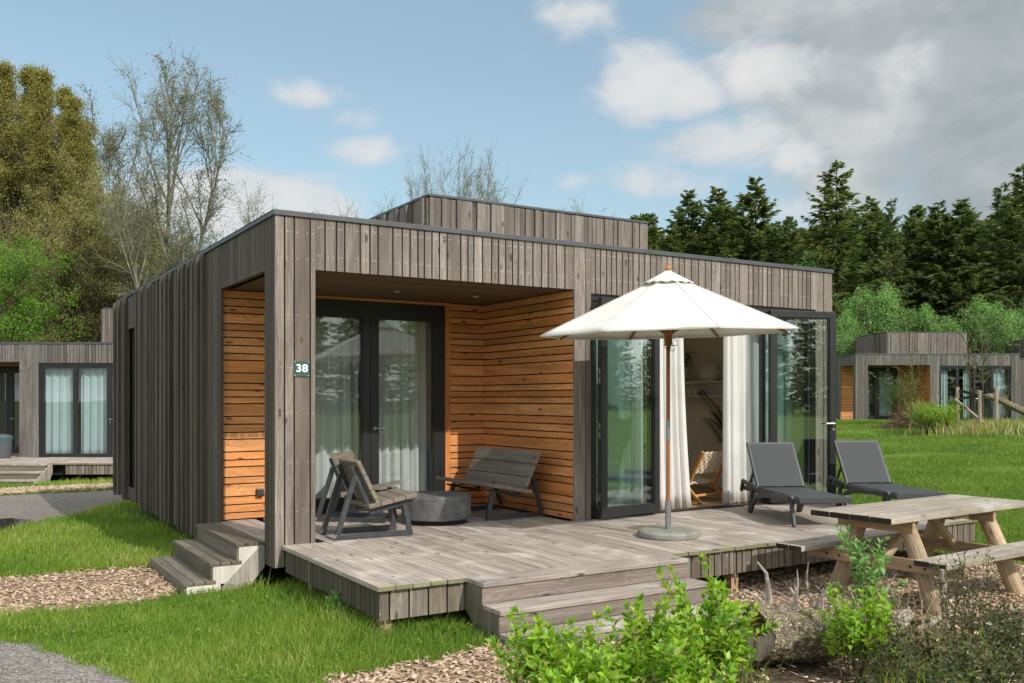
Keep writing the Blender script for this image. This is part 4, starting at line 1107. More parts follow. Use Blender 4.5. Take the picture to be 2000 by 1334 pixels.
# ------------------------------------------------------------------ parasol
UX, UY = 3.418, -1.418
parasol_stand('parasol_stand', 'mossy round parasol stand with steel tube on the near deck', (UX, UY, .001))
def parasol():
    p = thing('parasol', 'open cream canvas parasol with a wooden pole on the deck', 'parasol', (UX, UY, 0))
    cy, sy = math.cos(-YAW), math.sin(-YAW)
    R = 1.265
    def vert(k):
        th = math.radians(-80+45*k); lat, dep = R*math.cos(th), R*math.sin(th)
        x = lat*math.cos(YAW)+dep*math.sin(YAW); y = -lat*math.sin(YAW)+dep*math.cos(YAW)
        return Vector((x, y, 1.965+.045*math.cos(th-math.radians(50))))
    vs = [vert(k) for k in range(8)]; apex = Vector((0, 0, 2.545))
    V = []; F = []; n, m = 10, 8
    for k in range(8):
        a, b = vs[k], vs[(k+1) % 8]; base = len(V)
        for i in range(n+1):
            t = .03+.97*i/n
            for j in range(m+1):
                s = j/m; edge = a.lerp(b, s); q = apex.lerp(edge, t)
                w = 4*s*(1-s)
                q.z -= .030*w*t*(1-t); q.x *= 1-.035*w*t*t; q.y *= 1-.035*w*t*t
                q.z -= .014*w*math.sin(math.pi*t)
                q.z += .004*math.sin(s*9+t*13+k)*w
                V.append(q)
        for i in range(n):
            for j in range(m):
                c = base+i*(m+1)+j; F.append((c, c+m+1, c+m+2, c+1))
    o = np_mesh('canopy', [tuple(v) for v in V], F, M['canvas'], p, smooth=True)
    w_ = o.modifiers.new('weld', 'WELD'); w_.merge_threshold = .001
    sd = o.modifiers.new('solid', 'SOLIDIFY'); sd.thickness = .0025
    # hem
    mb = MB()
    for k in range(8):
        a, b = vs[k], vs[(k+1) % 8]; prev = None
        for j in range(m+1):
            s = j/m; q = a.lerp(b, s); w = 4*s*(1-s); q.x *= 1-.035*w; q.y *= 1-.035*w
            r_ = Vector((q.x, q.y, 0)).normalized()
            dn = q-r_*.003+Vector((0, 0, -.012)); inn = q-r_*.03+Vector((0, 0, -.001))
            if prev:
                mb.poly([prev[0], q, dn, prev[1]], [(0, 0)]*4, 0, .5); mb.poly([prev[1], dn, inn, prev[2]], [(0, 0)]*4, 0, .5)
            prev = (q.copy(), dn, inn)
    mb.build('hem', M['canvas'], o)
    for k in range(8):
        mb = MB(); d = vs[k]-apex; mb.beam(apex+d*.04+Vector((0, 0, .0014)), apex+d*.995+Vector((0, 0, .0014)), .020, .001); mb.build('seam', M['canvas'], o)
    # vent cap with scalloped edge
    V = []; F = []; nn, mm = 5, 10
    for k in range(8):
        a, b = vs[k]*1.0, vs[(k+1) % 8]*1.0; a.z = b.z = 0; base = len(V)
        for i in range(nn+1):
            t = i/nn
            for j in range(mm+1):
                s = j/mm; e = a.lerp(b, s)*.205
                rr = .06+.94*t; z = 2.578-.128*t-.014*max(0, t-.75)*4*(.5+.5*math.cos(s*4*math.pi))
                V.append((e.x*rr, e.y*rr, z-.006*math.sin(math.pi*t)))
        for i in range(nn):
            for j in range(mm):
                c = base+i*(mm+1)+j; F.append((c, c+mm+1, c+mm+2, c+1))
    v_ = np_mesh('vent_cap', V, F, M['canvas'], p, smooth=True); w_ = v_.modifiers.new('weld', 'WELD'); w_.merge_threshold = .001
    sd = v_.modifiers.new('solid', 'SOLIDIFY'); sd.thickness = .003
    mb = MB(); mb.tube([(0, 0, .31), (0, 0, .94)], .0195, 16); mb.tube([(0, 0, 1.12), (0, 0, 2.52)], .0195, 16); mb.build('pole', M['teak'], p)
    mb = MB(); mb.tube([(0, 0, .935), (0, 0, 1.125)], .0215, 16); mb.build('ferrule', M['galv'], p)
    mb = MB(); mb.lathe([(.0, 2.655), (.010, 2.65), (.014, 2.635), (.012, 2.62), (.022, 2.61), (.030, 2.595), (.028, 2.575), (.018, 2.565), (.035, 2.56), (.035, 2.55), (0, 2.55)], n=16); mb.build('finial', M['teak'], p)
    mb = MB(); mb.lathe([(.02, 1.84), (.034, 1.85), (.04, 1.90), (.036, 1.945), (.05, 1.96), (.05, 1.995), (.02, 2.0)], n=16); hub = mb.build('runner', M['teak'], p)
    mb = MB(); mb.lathe([(.02, 2.40), (.045, 2.41), (.045, 2.46), (.02, 2.47)], n=16); mb.build('crown_hub', M['teak'], p)
    for k in range(8):
        mb = MB(); e = vs[k]; a = apex+Vector((0, 0, -.055)); d = (e-a)
        mb.beam(a+d*.03, a+d*.975-Vector((0, 0, .022)), .018, .020); mb.build('rib', M['teak'], p, bevel=.003)
        mid = a+d*.46+Vector((0, 0, -.012)); h0 = Vector((e.x, e.y, 0)).normalized()*.045+Vector((0, 0, 1.978))
        mb = MB(); mb.beam(h0, mid, .016, .024); mb.build('strut', M['teak'], p, bevel=.003)
    mb = MB()
    for (ox, oz, rx, rz_) in ((.045, 1.885, .045, .04), (-.03, 1.86, .035, .05), (.02, 1.84, .03, .045)):
        pts = [(ox+rx*math.cos(t*.42), -.03+.02*math.sin(t*.9), oz+rz_*math.sin(t*.42)) for t in range(15)]
        mb.tube(pts, .0035, 6)
    mb.tube([(-.02, -.035, 1.95), (-.035, -.035, 1.88), (-.03, -.03, 1.83)], .004, 6); mb.tube([(.0, -.035, 1.95), (-.015, -.04, 1.86), (-.02, -.035, 1.80)], .004, 6)
    mb.build('cord', M['twig'], p)
parasol()

# ------------------------------------------------------------------ sun loungers
def lounger(label, loc, rz):
    L = thing('sun_lounger', label, 'sun lounger', loc, rz, 'grey mesh sun loungers on the deck')  # foot end at local y=0, head towards +y
    w = .275; hz = .30
    mb = MB()
    for s in (-1, 1): mb.bx(s*w-.018, s*w+.018, 0, 1.62, hz-.055, hz)
    mb.bx(-w+.018, w-.018, .0, .035, hz-.05, hz); mb.bx(-w+.018, w-.018, 1.585, 1.62, hz-.055, hz-.005); mb.bx(-w+.018, w-.018, .62, .65, hz-.055, hz-.02)
    mb.build('frame', M['plastic'], L, bevel=.008)
    mb = MB(); mb.bx(-w+.006, w-.006, -.02, 1.13, hz+.001, hz+.012)
    mb.bx(-w-.012, w+.012, -.03, -.012, hz-.045, hz+.014); mb.build('seat', M['sling'], L, bevel=.006)
    # reclined backrest
    a = math.radians(56); Lb = .60
    br = thing('backrest', None, None, (0, 1.13, hz+.012)); br.parent = L; br.rotation_euler = (a, 0, 0)
    mb = MB()
    for s in (-1, 1): mb.bx(s*(w-.005)-.017, s*(w-.005)+.017, 0, Lb, -.02, .018)
    mb.bx(-w+.012, w-.012, Lb-.035, Lb, -.018, .016); mb.build('back_frame', M['plastic'], br, bevel=.007)
    mb = MB(); mb.bx(-w+.018, w-.018, .004, Lb-.03, .012, .019); mb.build('back_sling', M['sling'], br, bevel=.003)
    mb = MB()
    for s in (-1, 1): mb.beam((s*.21, 1.13+.38*math.cos(a), hz+.36*math.sin(a)), (s*.24, 1.50, hz-.02), .02, .03)
    mb.build('prop', M['plastic'], L, bevel=.004)
    for s in (-1, 1):
        x = s*(w+.022)
        mb = MB()       # rear leg with the arch that swings down from the front corner
        mb.beam((x, 1.24, hz+.0), (x, 1.33, .0), .032, .06)
        pts = [(1.29, .02), (1.22, .13), (1.10, .205), (.92, .245), (.70, .262), (.45, .275), (.24, .285), (.13, .29)]
        for p0, p1 in zip(pts[:-1], pts[1:]): mb.beam((x+.001*s, p0[0], p0[1]), (x+.001*s, p1[0]-.008, p1[1]), .034, .052)
        mb.build('leg', M['plastic'], L, bevel=.004)
        mb = MB(); mb.beam((x, .155, hz-.01), (x, .07, .0), .036, .052); mb.beam((x, .20, hz-.03), (x, .10, hz-.02), .036, .06); mb.build('leg', M['plastic'], L, bevel=.008)
        mb = MB(); mb.beam((x, 1.10, hz-.0), (x, 1.56, hz+.055), .034, .045); mb.beam((x, 1.54, hz+.06), (x, 1.60, hz-.07), .034, .05); mb.build('armrest', M['plastic'], L, bevel=.008)
    return L
lounger('nearer of the two dark grey sun loungers, in front of the open glass door leaf', (5.20, -1.80, .001), math.radians(-25))
lounger('farther of the two dark grey sun loungers, against the green lawn', (6.47, -2.02, .001), math.radians(-25))

# ------------------------------------------------------------------ picnic table
def picnic():
    T = thing('picnic_table', 'heavy weathered picnic table with log legs in front of the deck', 'picnic table', (5.02, -3.07, 0), math.radians(3.5))
    L = 2.24
    mb = MB(); w = .78/4
    for k in range(4): mb.box((0, -.39+w*(k+.5), .345+random.uniform(-.002, .002)), (L+random.uniform(-.008, .008), w-.005, .05), axis=0, em=1)
    mb.build('tabletop', [M['table'], M['tableend']], T, bevel=.006)
    for yc, dx in ((-.66, .09), (.545, -.10)):
        mb = MB()
        for k in range(2): mb.box((dx, yc-.07+.14*k, .027+random.uniform(-.002, .002)), (L, .136, .046), axis=0, em=1)
        mb.build('bench', [M['table'], M['tableend']], T, bevel=.006)
    for x in (-.66, .62):
        for s in (-1, 1):
            mb = MB(); a = Vector((x, s*.52-.02, float(ground_h(5+x, -3.07+s*.5))-.05)); b = Vector((x+.01, s*.20, .30))
            pts = [a.lerp(b, t/6)+Vector((random.uniform(-.006, .006), random.uniform(-.006, .006), 0)) for t in range(7)]
            mb.tube(pts, [.074, .077, .073, .076, .072, .072, .070], 18, wob=.035); mb.build('leg', M['logleg'], T)
        mb = MB(); mb.bx(x-.118, x-.072, -.36, .36, .215, .318, axis=1)
        mb.build('top_beam', M['beam'], T, bevel=.005)
        mb = MB(); mb.bx(x-.122, x-.07, -.80, .68, -.10, .002, axis=1)
        for s in (-1, 1):
            for q in (.47, .34): mb.tube([(x-.122, s*q, -.055), (x-.128, s*q, -.055)], .012, 10, m=1)
        mb.build('bench_beam', [M['beam'], M['tableend']], T, bevel=.005)
    for x, e in ((-.60, -.05), (.56, .05)):
        mb = MB(); mb.tube([(x, .02, -.06), (e, .02, .30)], .042, 12, wob=.05); mb.build('brace', M['logleg'], T)
    mb = MB(); mb.bx(-.12, .12, -.34, .34, .28, .318, axis=1); mb.build('centre_batten', M['beam'], T)
picnic()

# ------------------------------------------------------------------ vegetation helpers
FWD = Vector((math.sin(YAW), math.cos(YAW), 0)); RGT = Vector((math.cos(YAW), -math.sin(YAW), 0))
def at_dep(px, dep):
    p = Vector(CAM)+FWD*dep+RGT*((px-1000)/1806.3*dep)
    return (p.x, p.y, float(ground_h(p.x, p.y)))
def top_z(py, dep): return CAM[2]+(779.5-py)*dep/1806.3
def np_twigs(P0, P1, r0, r1=None):
    P0 = np.asarray(P0, float); P1 = np.asarray(P1, float); n = len(P0)
    r0 = np.asarray(r0, float).reshape(-1, 1)*np.ones((n, 1)); r1 = r0*.45 if r1 is None else np.asarray(r1, float).reshape(-1, 1)*np.ones((n, 1))
    D = P1-P0; D /= np.linalg.norm(D, axis=1, keepdims=True)+1e-9
    up = np.where(np.abs(D[:, 2:3]) > .9, np.array([[1., 0, 0]]), np.array([[0, 0, 1.]]))
    A = np.cross(D, up); A /= np.linalg.norm(A, axis=1, keepdims=True)+1e-9; B = np.cross(D, A)
    ring = []
    for k in range(3):
        a = 2*math.pi*k/3; o = A*math.cos(a)+B*math.sin(a); ring.append((P0+o*r0, P1+o*r1))
    V = np.stack([ring[0][0], ring[1][0], ring[2][0], ring[0][1], ring[1][1], ring[2][1]], 1).reshape(-1, 3)
    i = np.arange(n)[:, None]*6
    F = np.concatenate([i+np.array([[0, 1, 4, 3]]), i+np.array([[1, 2, 5, 4]]), i+np.array([[2, 0, 3, 5]])], 1).reshape(-1, 4)
    return V, F
def merge(parts):
    V = []; F = []; R = []; o = 0
    for v, f, r in parts:
        V.append(v); F.append(f+o); R.append(np.broadcast_to(r, (len(f),))); o += len(v)
    return np.concatenate(V), np.concatenate(F), np.concatenate(R)

def limb_curve(p0, d, L, n, r, up=.0, wobble=.12):
    pts = [np.array(p0, float)]; d = np.array(d, float)
    for i in range(n):
        d = d+r.normal(size=3)*wobble+np.array([0, 0, up]); d /= np.linalg.norm(d)
        pts.append(pts[-1]+d*L/n)
    return pts
def tree_arrays(seed, h, base, nlimb, rmax, asc, leaf_n, leaf_sz, profile, sub=6, twigs=4, leaf_spread=.35, trunk_r=None, twig_r=.012, up=.06, lean=(0, 0), forks=1, droop=0.0, clump=.45):
    """a broadleaf tree: trunk, limbs, sub-branches, twigs, leaves. Returns (wood tubes list), twig arrays, leaf arrays"""
    r = np.random.default_rng(seed); trunk_r = trunk_r or h*.013
    tubes = []; T0 = []; T1 = []; TR = []; LP = []
    for fk in range(forks):
        lx = lean[0]+(fk*.13 if fk % 2 else -fk*.10); ly = lean[1]+r.normal()*.05
        hh = h*(1-.09*fk)
        nseg = 12; trunk = []
        for i in range(nseg+1):
            t = i/nseg
            trunk.append(np.array([lx*h*t**1.3+.012*h*math.sin(t*5+seed+fk), ly*h*t**1.3+.010*h*math.cos(t*4+seed), hh*t]))
        k = 1-.25*fk
        tubes.append((trunk, [max(.012, trunk_r*k*(1-t/nseg)**.8) for t in range(nseg+1)]))
        for li in range(nlimb//forks):
            t = base+(1-base)*((li+r.random())/(nlimb//forks))**.92; t = min(t, .985)
            i = min(nseg-1, int(t*nseg)); p0 = trunk[i]+(trunk[i+1]-trunk[i])*(t*nseg-i)
            a = li*2.4+r.random()*.9; R = rmax*profile((t-base)/(1-base))*(.55+.65*r.random())
            ca = math.radians(min(84, asc+14*t+r.normal()*7))
            d = np.array([math.cos(a)*math.cos(ca), math.sin(a)*math.cos(ca), math.sin(ca)])
            L = R/max(.35, math.cos(ca)); pts = limb_curve(p0, d, L, 6, r, up, .10)
            rr = max(.02, trunk_r*k*.5*(1-t)**.6+.01)
            tubes.append((pts, [rr*(1-.13*q) for q in range(7)]))
            for s in range(sub):
                u = .25+.75*(s+r.random())/sub; q = min(5, int(u*6)); b0 = pts[q]+(pts[q+1]-pts[q])*(u*6-q)
                dd = (pts[q+1]-pts[q]); dd = dd/np.linalg.norm(dd)+r.normal(size=3)*.55+np.array([0, 0, .15-droop]); SL = L*(.42-.22*u)*(.7+.6*r.random())+.15
                bp = limb_curve(b0, dd/np.linalg.norm(dd), SL, 3, r, up*.6-droop*.3, .18)
                for e in range(3): T0.append(bp[e]); T1.append(bp[e+1]); TR.append(twig_r*(1.9-.45*e))
                for w in range(twigs):
                    e = r.integers(0, 3); c = bp[e]+(bp[e+1]-bp[e])*r.random(); dv = (bp[e+1]-bp[e]); dv = dv/np.linalg.norm(dv)+r.normal(size=3)*.6+np.array([0, 0, .1-droop]); dv /= np.linalg.norm(dv)
                    c2 = c+dv*SL*(.3+.35*r.random()); T0.append(c); T1.append(c2); TR.append(twig_r); LP.append((c, c2))
    lv = None
    if leaf_n:
        sub_ = np.flatnonzero(r.random(len(LP)) < clump); idx_ = sub_[r.integers(0, len(sub_), leaf_n)]; A = np.array([LP[i][0] for i in idx_]); B = np.array([LP[i][1] for i in idx_])
        P = A+(B-A)*r.random((leaf_n, 1))*1.15+r.normal(size=(leaf_n, 3))*leaf_spread*np.array([1, 1, .8])
        sz = leaf_sz*(.55+.8*r.random(leaf_n))
        V, F = cards(P, rdir(leaf_n, r)+np.array([0, 0, -.2]), rdir(leaf_n, r)+np.array([0, 0, .6]), sz, sz*.72)
        # leaves of one bough share a tone more or less
        tone = (np.sin(idx_*.7+seed)*.5+.5)*.45+r.random(leaf_n)*.55
        lv = (V, F, tone)
    T0 = np.array(T0); T1 = np.array(T1)
    k = h/max(T1[:, 2].max(), T0[:, 2].max())       # the twigs reach past the trunk tip: bring the tree to its height
    tubes = [([p*k for p in pts], rad) for pts, rad in tubes]
    if lv is not None: lv = (lv[0]*k, lv[1], lv[2])
    tw = np_twigs(T0*k, T1*k, TR)
    return tubes, tw, lv
def tree_obj(name, label, loc, tubes, tw, lv, bark, leafm, group=None, cat='tree', sides=7):
    t = thing(name, label, cat, loc, 0, group)
    mb = MB()
    for pts, rad in tubes: mb.tube(pts, rad, sides if rad[0] > .05 else 4, caps=False)
    mb.build('trunk', M[bark], t)
    V, F = tw; parts = [(V, F, np.full(len(F), .5))]; mi = [0]*len(F)
    if lv is not None: parts.append(lv); mi += [1]*len(lv[1])
    V, F, R = merge(parts)
    np_mesh('crown', V, F, [M[bark], M[leafm]], t, rnd=R, midx=mi)
    return t
def clone_tree(src, label, loc, scale, rz, group=None, sxy=None):
    c = copy_tree(src); c.location = loc; k = sxy or scale; c.scale = (k, k, scale); c.rotation_euler = (0, 0, rz)
    tag(c, label, None, group); return c

# --- poplars and olive trees left
Gp = 'tall spring poplars on the left'
prof_pop = lambda t: (.55+.6*math.sin(math.pi*min(1, t*.8+.2)))*(1-t)**.75+.05
pop = [tree_obj('poplar_tree', '', (0, 0, 0), *tree_arrays(s_, 20.0, .10, 64, 2.4, 60, 50000, .10, prof_pop, sub=8, twigs=4, leaf_spread=.20, trunk_r=.2, up=.10, clump=.24), 'bark_pop', 'lf_poplar', Gp) for s_ in (11, 23)]
pl = [(9, 128, 50, 'tawny poplar at the left picture edge, one of the two tallest'), (52, 126, 53, 'tawny poplar second from the left edge, level with the tallest'), (84, 140, 49, 'tawny poplar third from the left edge'), (114, 168, 52, 'tawny poplar fourth from the left, where the skyline starts to fall'),
      (143, 192, 48, 'tawny poplar fifth from the left on the falling skyline'), (172, 240, 50, 'shortest tawny poplar, last on the falling skyline'), (-45, 120, 51, 'tawny poplar cut by the left picture edge')]
for i, (px, py, dp, lb) in enumerate(pl):
    loc = at_dep(px, dp); h = top_z(py, dp)-loc[2]
    if i < 2: o = pop[i]; o.location = loc; k = h/20.0; o.scale = (k, k, k); tag(o, lb)
    else: clone_tree(pop[i % 2], lb, loc, h/20.0, i*1.9, Gp, h/20*.95)
Go = 'olive green trees behind the left cabin'
prof_ol = lambda t: (.65+.5*math.sin(math.pi*min(1, t*.85+.12)))*(1-.45*t**2)
olv = [tree_obj('olive_green_tree', '', (0, 0, 0), *tree_arrays(s_, 12.0, .12, 60, 3.3, 46, 38000, .09, prof_ol, sub=7, twigs=5, leaf_spread=.18, trunk_r=.15, up=.06, clump=.28), 'bark_pop', 'lf_olive', Go) for s_ in (5, 31)]
ol = [(207, 285, 46, 'olive green tree right of the poplars, tallest of its row'), (248, 322, 44, 'olive green tree behind the pale aspen, left of its trunk'), (288, 355, 47, 'olive green tree directly left of the aspen trunk'), (326, 400, 50, 'low olive green tree behind the aspen trunk'), (378, 468, 55, 'lowest olive green tree beside the cabin roof edge'),
      (70, 330, 43, 'broad olive tree in front of the poplars, above the bright maple'), (150, 340, 41, 'broad olive tree in front of the shorter poplars'), (15, 400, 39, 'olive tree low at the left edge above the bright maple')]
for i, (px, py, dp, lb) in enumerate(ol):
    loc = at_dep(px, dp); h = top_z(py, dp)-loc[2]
    if i < 2: o = olv[i]; o.location = loc; k = h/12.0; o.scale = (k, k, k); tag(o, lb)
    else: clone_tree(olv[i % 2], lb, loc, h/12.0, i*2.3, Go, h/12*1.2)
for i, (px, py, dp) in enumerate([(-60, 330, 60), (-10, 360, 58), (40, 340, 62), (95, 350, 59), (150, 380, 62), (200, 400, 60), (250, 430, 62), (300, 455, 61), (340, 490, 64)]):
    loc = at_dep(px, dp); h = top_z(py, dp)-loc[2]
    clone_tree(olv[i % 2], 'olive tree in the shaded back row behind the left cabin', loc, h/12.0, i*1.3, 'shaded back row of trees at the left', h/12*1.15)
# --- aspen with bare twigs
prof_as = lambda t: .35+.75*math.sin(math.pi*min(1, t*.9+.05))
h_as = (top_z(112, 36)+.65)*1.06
tree_obj('aspen_tree', 'tall pale aspen with three stems and thin grey green twigs behind the near cabin', at_dep(338, 36), *tree_arrays(77, h_as, .30, 54, 1.75, 60, 15000, .085, prof_as, sub=11, twigs=8, leaf_spread=.12, trunk_r=.17, twig_r=.0075, up=.05, forks=3, lean=(.0, 0)), 'bark_grey', 'lf_aspen')
bare = tree_obj('bare_tree', 'bare spreading tree with a single pale stem behind the cabin corner', (0, 0, 0), *tree_arrays(9, 12.0, .25, 40, 2.2, 60, 4200, .085, prof_as, sub=8, twigs=6, leaf_spread=.12, trunk_r=.10, twig_r=.007, up=.07, forks=2), 'bark_grey', 'lf_aspen', 'bare trees behind the near cabin')
bl = [(488, 348, 55, 1, None), (436, 420, 60, 1.1, 'bare tree seen low between the aspen and the cabin corner'), (676, 388, 70, .9, 'bare tree left of the roof box, first behind the roof line'), (752, 374, 72, .9, 'bare tree touching the left edge of the roof box'),
      (838, 272, 62, .5, 'narrow bare tree above the left corner of the roof box'), (905, 262, 60, .55, 'bare tree between two others above the roof box'), (945, 280, 61, .65, 'twiggy bare tree right of the others above the roof box'), (1142, 378, 78, .8, 'small distant bare tree above the middle of the roof box'), (262, 330, 42, .55, 'grey bare tree among the olive trees left of the aspen')]
for i, (px, py, dp, wx, lb) in enumerate(bl):
    loc = at_dep(px, dp); h = top_z(py, dp)-loc[2]; k = h/12
    if i == 0: bare.location = loc; bare.scale = (k, k, k)
    else: clone_tree(bare, lb, loc, k, i*2.1, 'bare trees behind the near cabin', k*wx)
# --- bright maple left, green birches right
prof_mp = lambda t: .5+.75*math.sin(math.pi*min(1, t*.9+.1))
tree_obj('maple_tree', 'bright green maple at the left edge above the roof of the far side cabin', at_dep(-15, 34), *tree_arrays(41, top_z(425, 34)+.65, .12, 44, 3.1, 30, 22000, .12, prof_mp, sub=7, twigs=5, leaf_spread=.22, trunk_r=.16, up=.02), 'bark_pop', 'lf_maple')
Gb = 'bright green birches in front of the spruce wood'
bir = tree_obj('young_birch', '', (0, 0, 0), *tree_arrays(63, 8.0, .04, 54, 1.9, 58, 11000, .115, lambda t: (.6+.5*math.sin(math.pi*min(1, t+.15)))*(1-.72*t), sub=6, twigs=5, leaf_spread=.20, trunk_r=.06, twig_r=.012, up=.10, forks=2), 'bark_pop', 'lf_green', Gb)
bb = [(1655, 600, 53, 'green birch at the left, beside the open glass door leaf'), (1692, 556, 55, 'green birch left behind the far cabin roof box'), (1728, 548, 54, 'tallest pointed green birch behind the far cabin roof box'), (1772, 600, 56, 'low green birch behind the middle of the far cabin roof box'), (1812, 588, 55, 'green birch behind the right half of the far cabin roof box'),
      (1855, 615, 54, 'low green birch at the right corner of the far cabin roof box'), (1905, 572, 56, 'green birch right of the far cabin roof box'), (1945, 585, 53, 'broad green birch near the right picture edge'), (1985, 598, 55, 'green birch at the right picture edge'), (1585, 487, 60, 'green birch crown tip peeping over the near cabin roof'), (1640, 640, 50, 'low green birch half hidden by the glass door leaf'), (2025, 560, 56, 'green birch just cut by the right picture edge')]
for i, (px, py, dp, lb) in enumerate(bb):
    loc = at_dep(px, dp); h = top_z(py, dp)-loc[2]; k = h/8
    if i == 0: bir.location = loc; bir.scale = (k*1.1, k*1.1, k); tag(bir, lb)
    else: clone_tree(bir, lb, loc, k, i*1.7, Gb, k*1.05)
# --- spruces
def spruce_arrays(seed, h, rmax, step, sparse, base):
    r = np.random.default_rng(seed); A = []; B = []; RR = []; P = []; D = []; N = []; Lc = []; Wc = []
    z = h*base
    while z < h*.985:
        t = (z-h*base)/(h*(1-base)); nb = int(7-2*t) if t < .9 else 4; ph = r.random()*6.28
        for k in range(nb):
            if r.random() < sparse: continue
            a = ph+2*math.pi*k/nb+r.normal()*.2
            L = max(.25, rmax*(1-t)**.72*(.45+.75*r.random())*(1 if t > .10 else .75))
            zj = r.normal()*step*.55; el0 = math.radians(-6+38*t+r.normal()*11)
            pts = []; n = 5
            for q in range(n+1):
                s = q/n; x = L*s
                zz = math.tan(el0)*x-.16*L*s*s+.13*L*s**4
                pts.append(np.array([math.cos(a)*x, math.sin(a)*x, z+zj+zz]))
            for q in range(n): A.append(pts[q]); B.append(pts[q+1]); RR.append(.03*(1-.16*q)*(.5+.5*(1-t)))
            m = int(14+40*L/rmax)
            for q in range(m):
                s = .16+.84*(q+r.random())/m; i = min(n-1, int(s*n)); c = pts[i]+(pts[i+1]-pts[i])*(s*n-i)
                tan = pts[i+1]-pts[i]; tan /= np.linalg.norm(tan); side = np.cross(tan, [0, 0, 1.])
                sg = r.choice([-1, 1])
                d = tan*.75+side*sg*r.uniform(.2, .9)+np.array([0, 0, -r.uniform(.1, .75)])
                P.append(c); D.append(d); N.append(r.normal(size=3)*.5+np.array([0, 0, 1.])); Lc.append((.38+.40*r.random())*(.55+.5*(1-s)+.25)*min(1, .45+L*.4)); Wc.append(.12+.10*r.random())
        z += step*(1-.45*t)*(.8+.4*r.random())
    # leader
    for q in range(14): P.append(np.array([0, 0, h*(.95+.05*q/14)])); D.append(r.normal(size=3)*.5+np.array([0, 0, .9])); N.append(r.normal(size=3)); Lc.append(.3); Wc.append(.1)
    V, F = cards(np.array(P), np.array(D), np.array(N), np.array(Lc), np.array(Wc)); tone = r.random(len(F))**1.2
    return [( [np.array([0, 0, h*q/8.]) for q in range(9)], [max(.015, h*.012*(1-q/8.2)) for q in range(9)] )], np_twigs(A, B, RR), (V, F, tone)
Gs = 'dark spruces of the wood on the right'
SPA = [spruce_arrays(3, 16, 4.3, .30, .06, .03), spruce_arrays(8, 16, 3.7, .28, .08, .02), spruce_arrays(15, 16, 4.4, .42, .18, .10)]
sp = [tree_obj('spruce_tree', '', (0, 0, 0), *a, 'bark_dark', 'lf_spruce', Gs) for a in SPA]
used = [False]*3
sl = [(1268, 418, 64, 1, 1, 'spruce tip just right of the near cabin roof box'), (1312, 442, 62, 0, 1, 'low spruce second from the left in the wood'), (1345, 374, 65, 0, 1, 'pointed spruce third from the left in the wood'), (1400, 369, 63, 0, 1.1, 'dense spruce fourth from the left in the wood'), (1440, 405, 66, 1, 1.1, 'spruce filling the gap fifth from the left in the wood'),
      (1476, 354, 63, 0, 1.1, 'tall dense spruce left of the gap of sky'), (1540, 424, 66, 1, 1, 'low spruce at the gap of sky left of the tallest one'), (1590, 440, 64, 1, 1, 'low spruce close under the left branches of the tallest one'), (1634, 316, 60, 2, 1.1, 'tallest open branched spruce standing above the whole wood'), (1702, 388, 64, 0, .9, 'spruce directly right of the tallest open branched one'),
      (1740, 390, 62, 2, .6, 'thin stemmed spruce with a short crown and bare lower trunk'), (1778, 426, 65, 1, .9, 'lower pointed spruce in the dip right of the thin stemmed one'), (1832, 398, 63, 0, 1.1, 'broad dark spruce left of two twin tops'), (1878, 392, 62, 0, 1.1, 'broad dark spruce right of two twin tops'), (1918, 445, 66, 1, 1, 'low spruce in the last dip before the right edge'), (1955, 362, 63, 2, .9, 'tall open spruce next to the right edge'), (1999, 322, 61, 2, 1, 'tall open spruce cut by the right picture edge')]
for i, (px, py, dp, v, wx, lb) in enumerate(sl):
    loc = at_dep(px, dp); h = top_z(py, dp)-loc[2]; k = h/16
    if not used[v]: o = sp[v]; used[v] = True; o.location = loc; o.scale = (k*wx, k*wx, k); tag(o, lb)
    else: clone_tree(sp[v], lb, loc, k, i*1.1, Gs, k*wx)
r_ = np.random.default_rng(99)
for i in range(30):
    px = 1235+i*29+r_.normal()*8; dp = 71+r_.random()*9; py = 430+r_.normal()*22+(25 if 1500 < px < 1600 else 0)
    loc = at_dep(px, dp); h = top_z(py, dp)-loc[2]; k = h/16
    clone_tree(sp[i % 2], 'dark spruce in the dense back row of the right hand wood', loc, k, i*1.7, 'back row of dark spruces', k*(1.1+.5*r_.random()))
# --- the wood beyond the meadow behind the camera (mirrored in the panes)
def far_wood():
    parts = []; r = np.random.default_rng(4)
    spots = [(-60+i*3.1+r.normal(), -70-r.random()*14) for i in range(60)]
    for a in list(np.arange(-1.35, -.33, .027))+list(np.arange(.62, 1.3, .03)):
        d = 72+14*r.random(); spots.append((CAM[0]+d*math.sin(YAW+a), CAM[1]+d*math.cos(YAW+a)))
    for i, (x, y) in enumerate(spots):
        tub, tw, lv = SPA[i % 3]; k = (.55+.45*r.random()); z = float(ground_h(x, y)); a = r.random()*6.28
        c, s = math.cos(a), math.sin(a); Rm = np.array([[c, -s, 0], [s, c, 0], [0, 0, 1]])
        sel = r.random(len(lv[1])) < .5
        V = lv[0].reshape(-1, 4, 3)[sel]; ctr = V.mean(1, keepdims=True); V = (ctr+(V-ctr)*1.25).reshape(-1, 3)
        V = (V@Rm.T)*np.array([k*1.2, k*1.2, k])+np.array([x, y, z])
        parts.append((V, np.arange(len(V)).reshape(-1, 4), lv[2][sel]))
    V, F, R = merge(parts); o = np_mesh('far_wood', V, F, [M['lf_spruce'], M['lf_olive'], M['lf_green']], None, rnd=R, midx=np.where(V[F[:, 0], 1] > 0, np.where(V[F[:, 0], 0] < 10, 1, 0), (V[F[:, 0], 0]*.21).astype(int) % 3)); tag(o, kind='stuff')
far_wood()

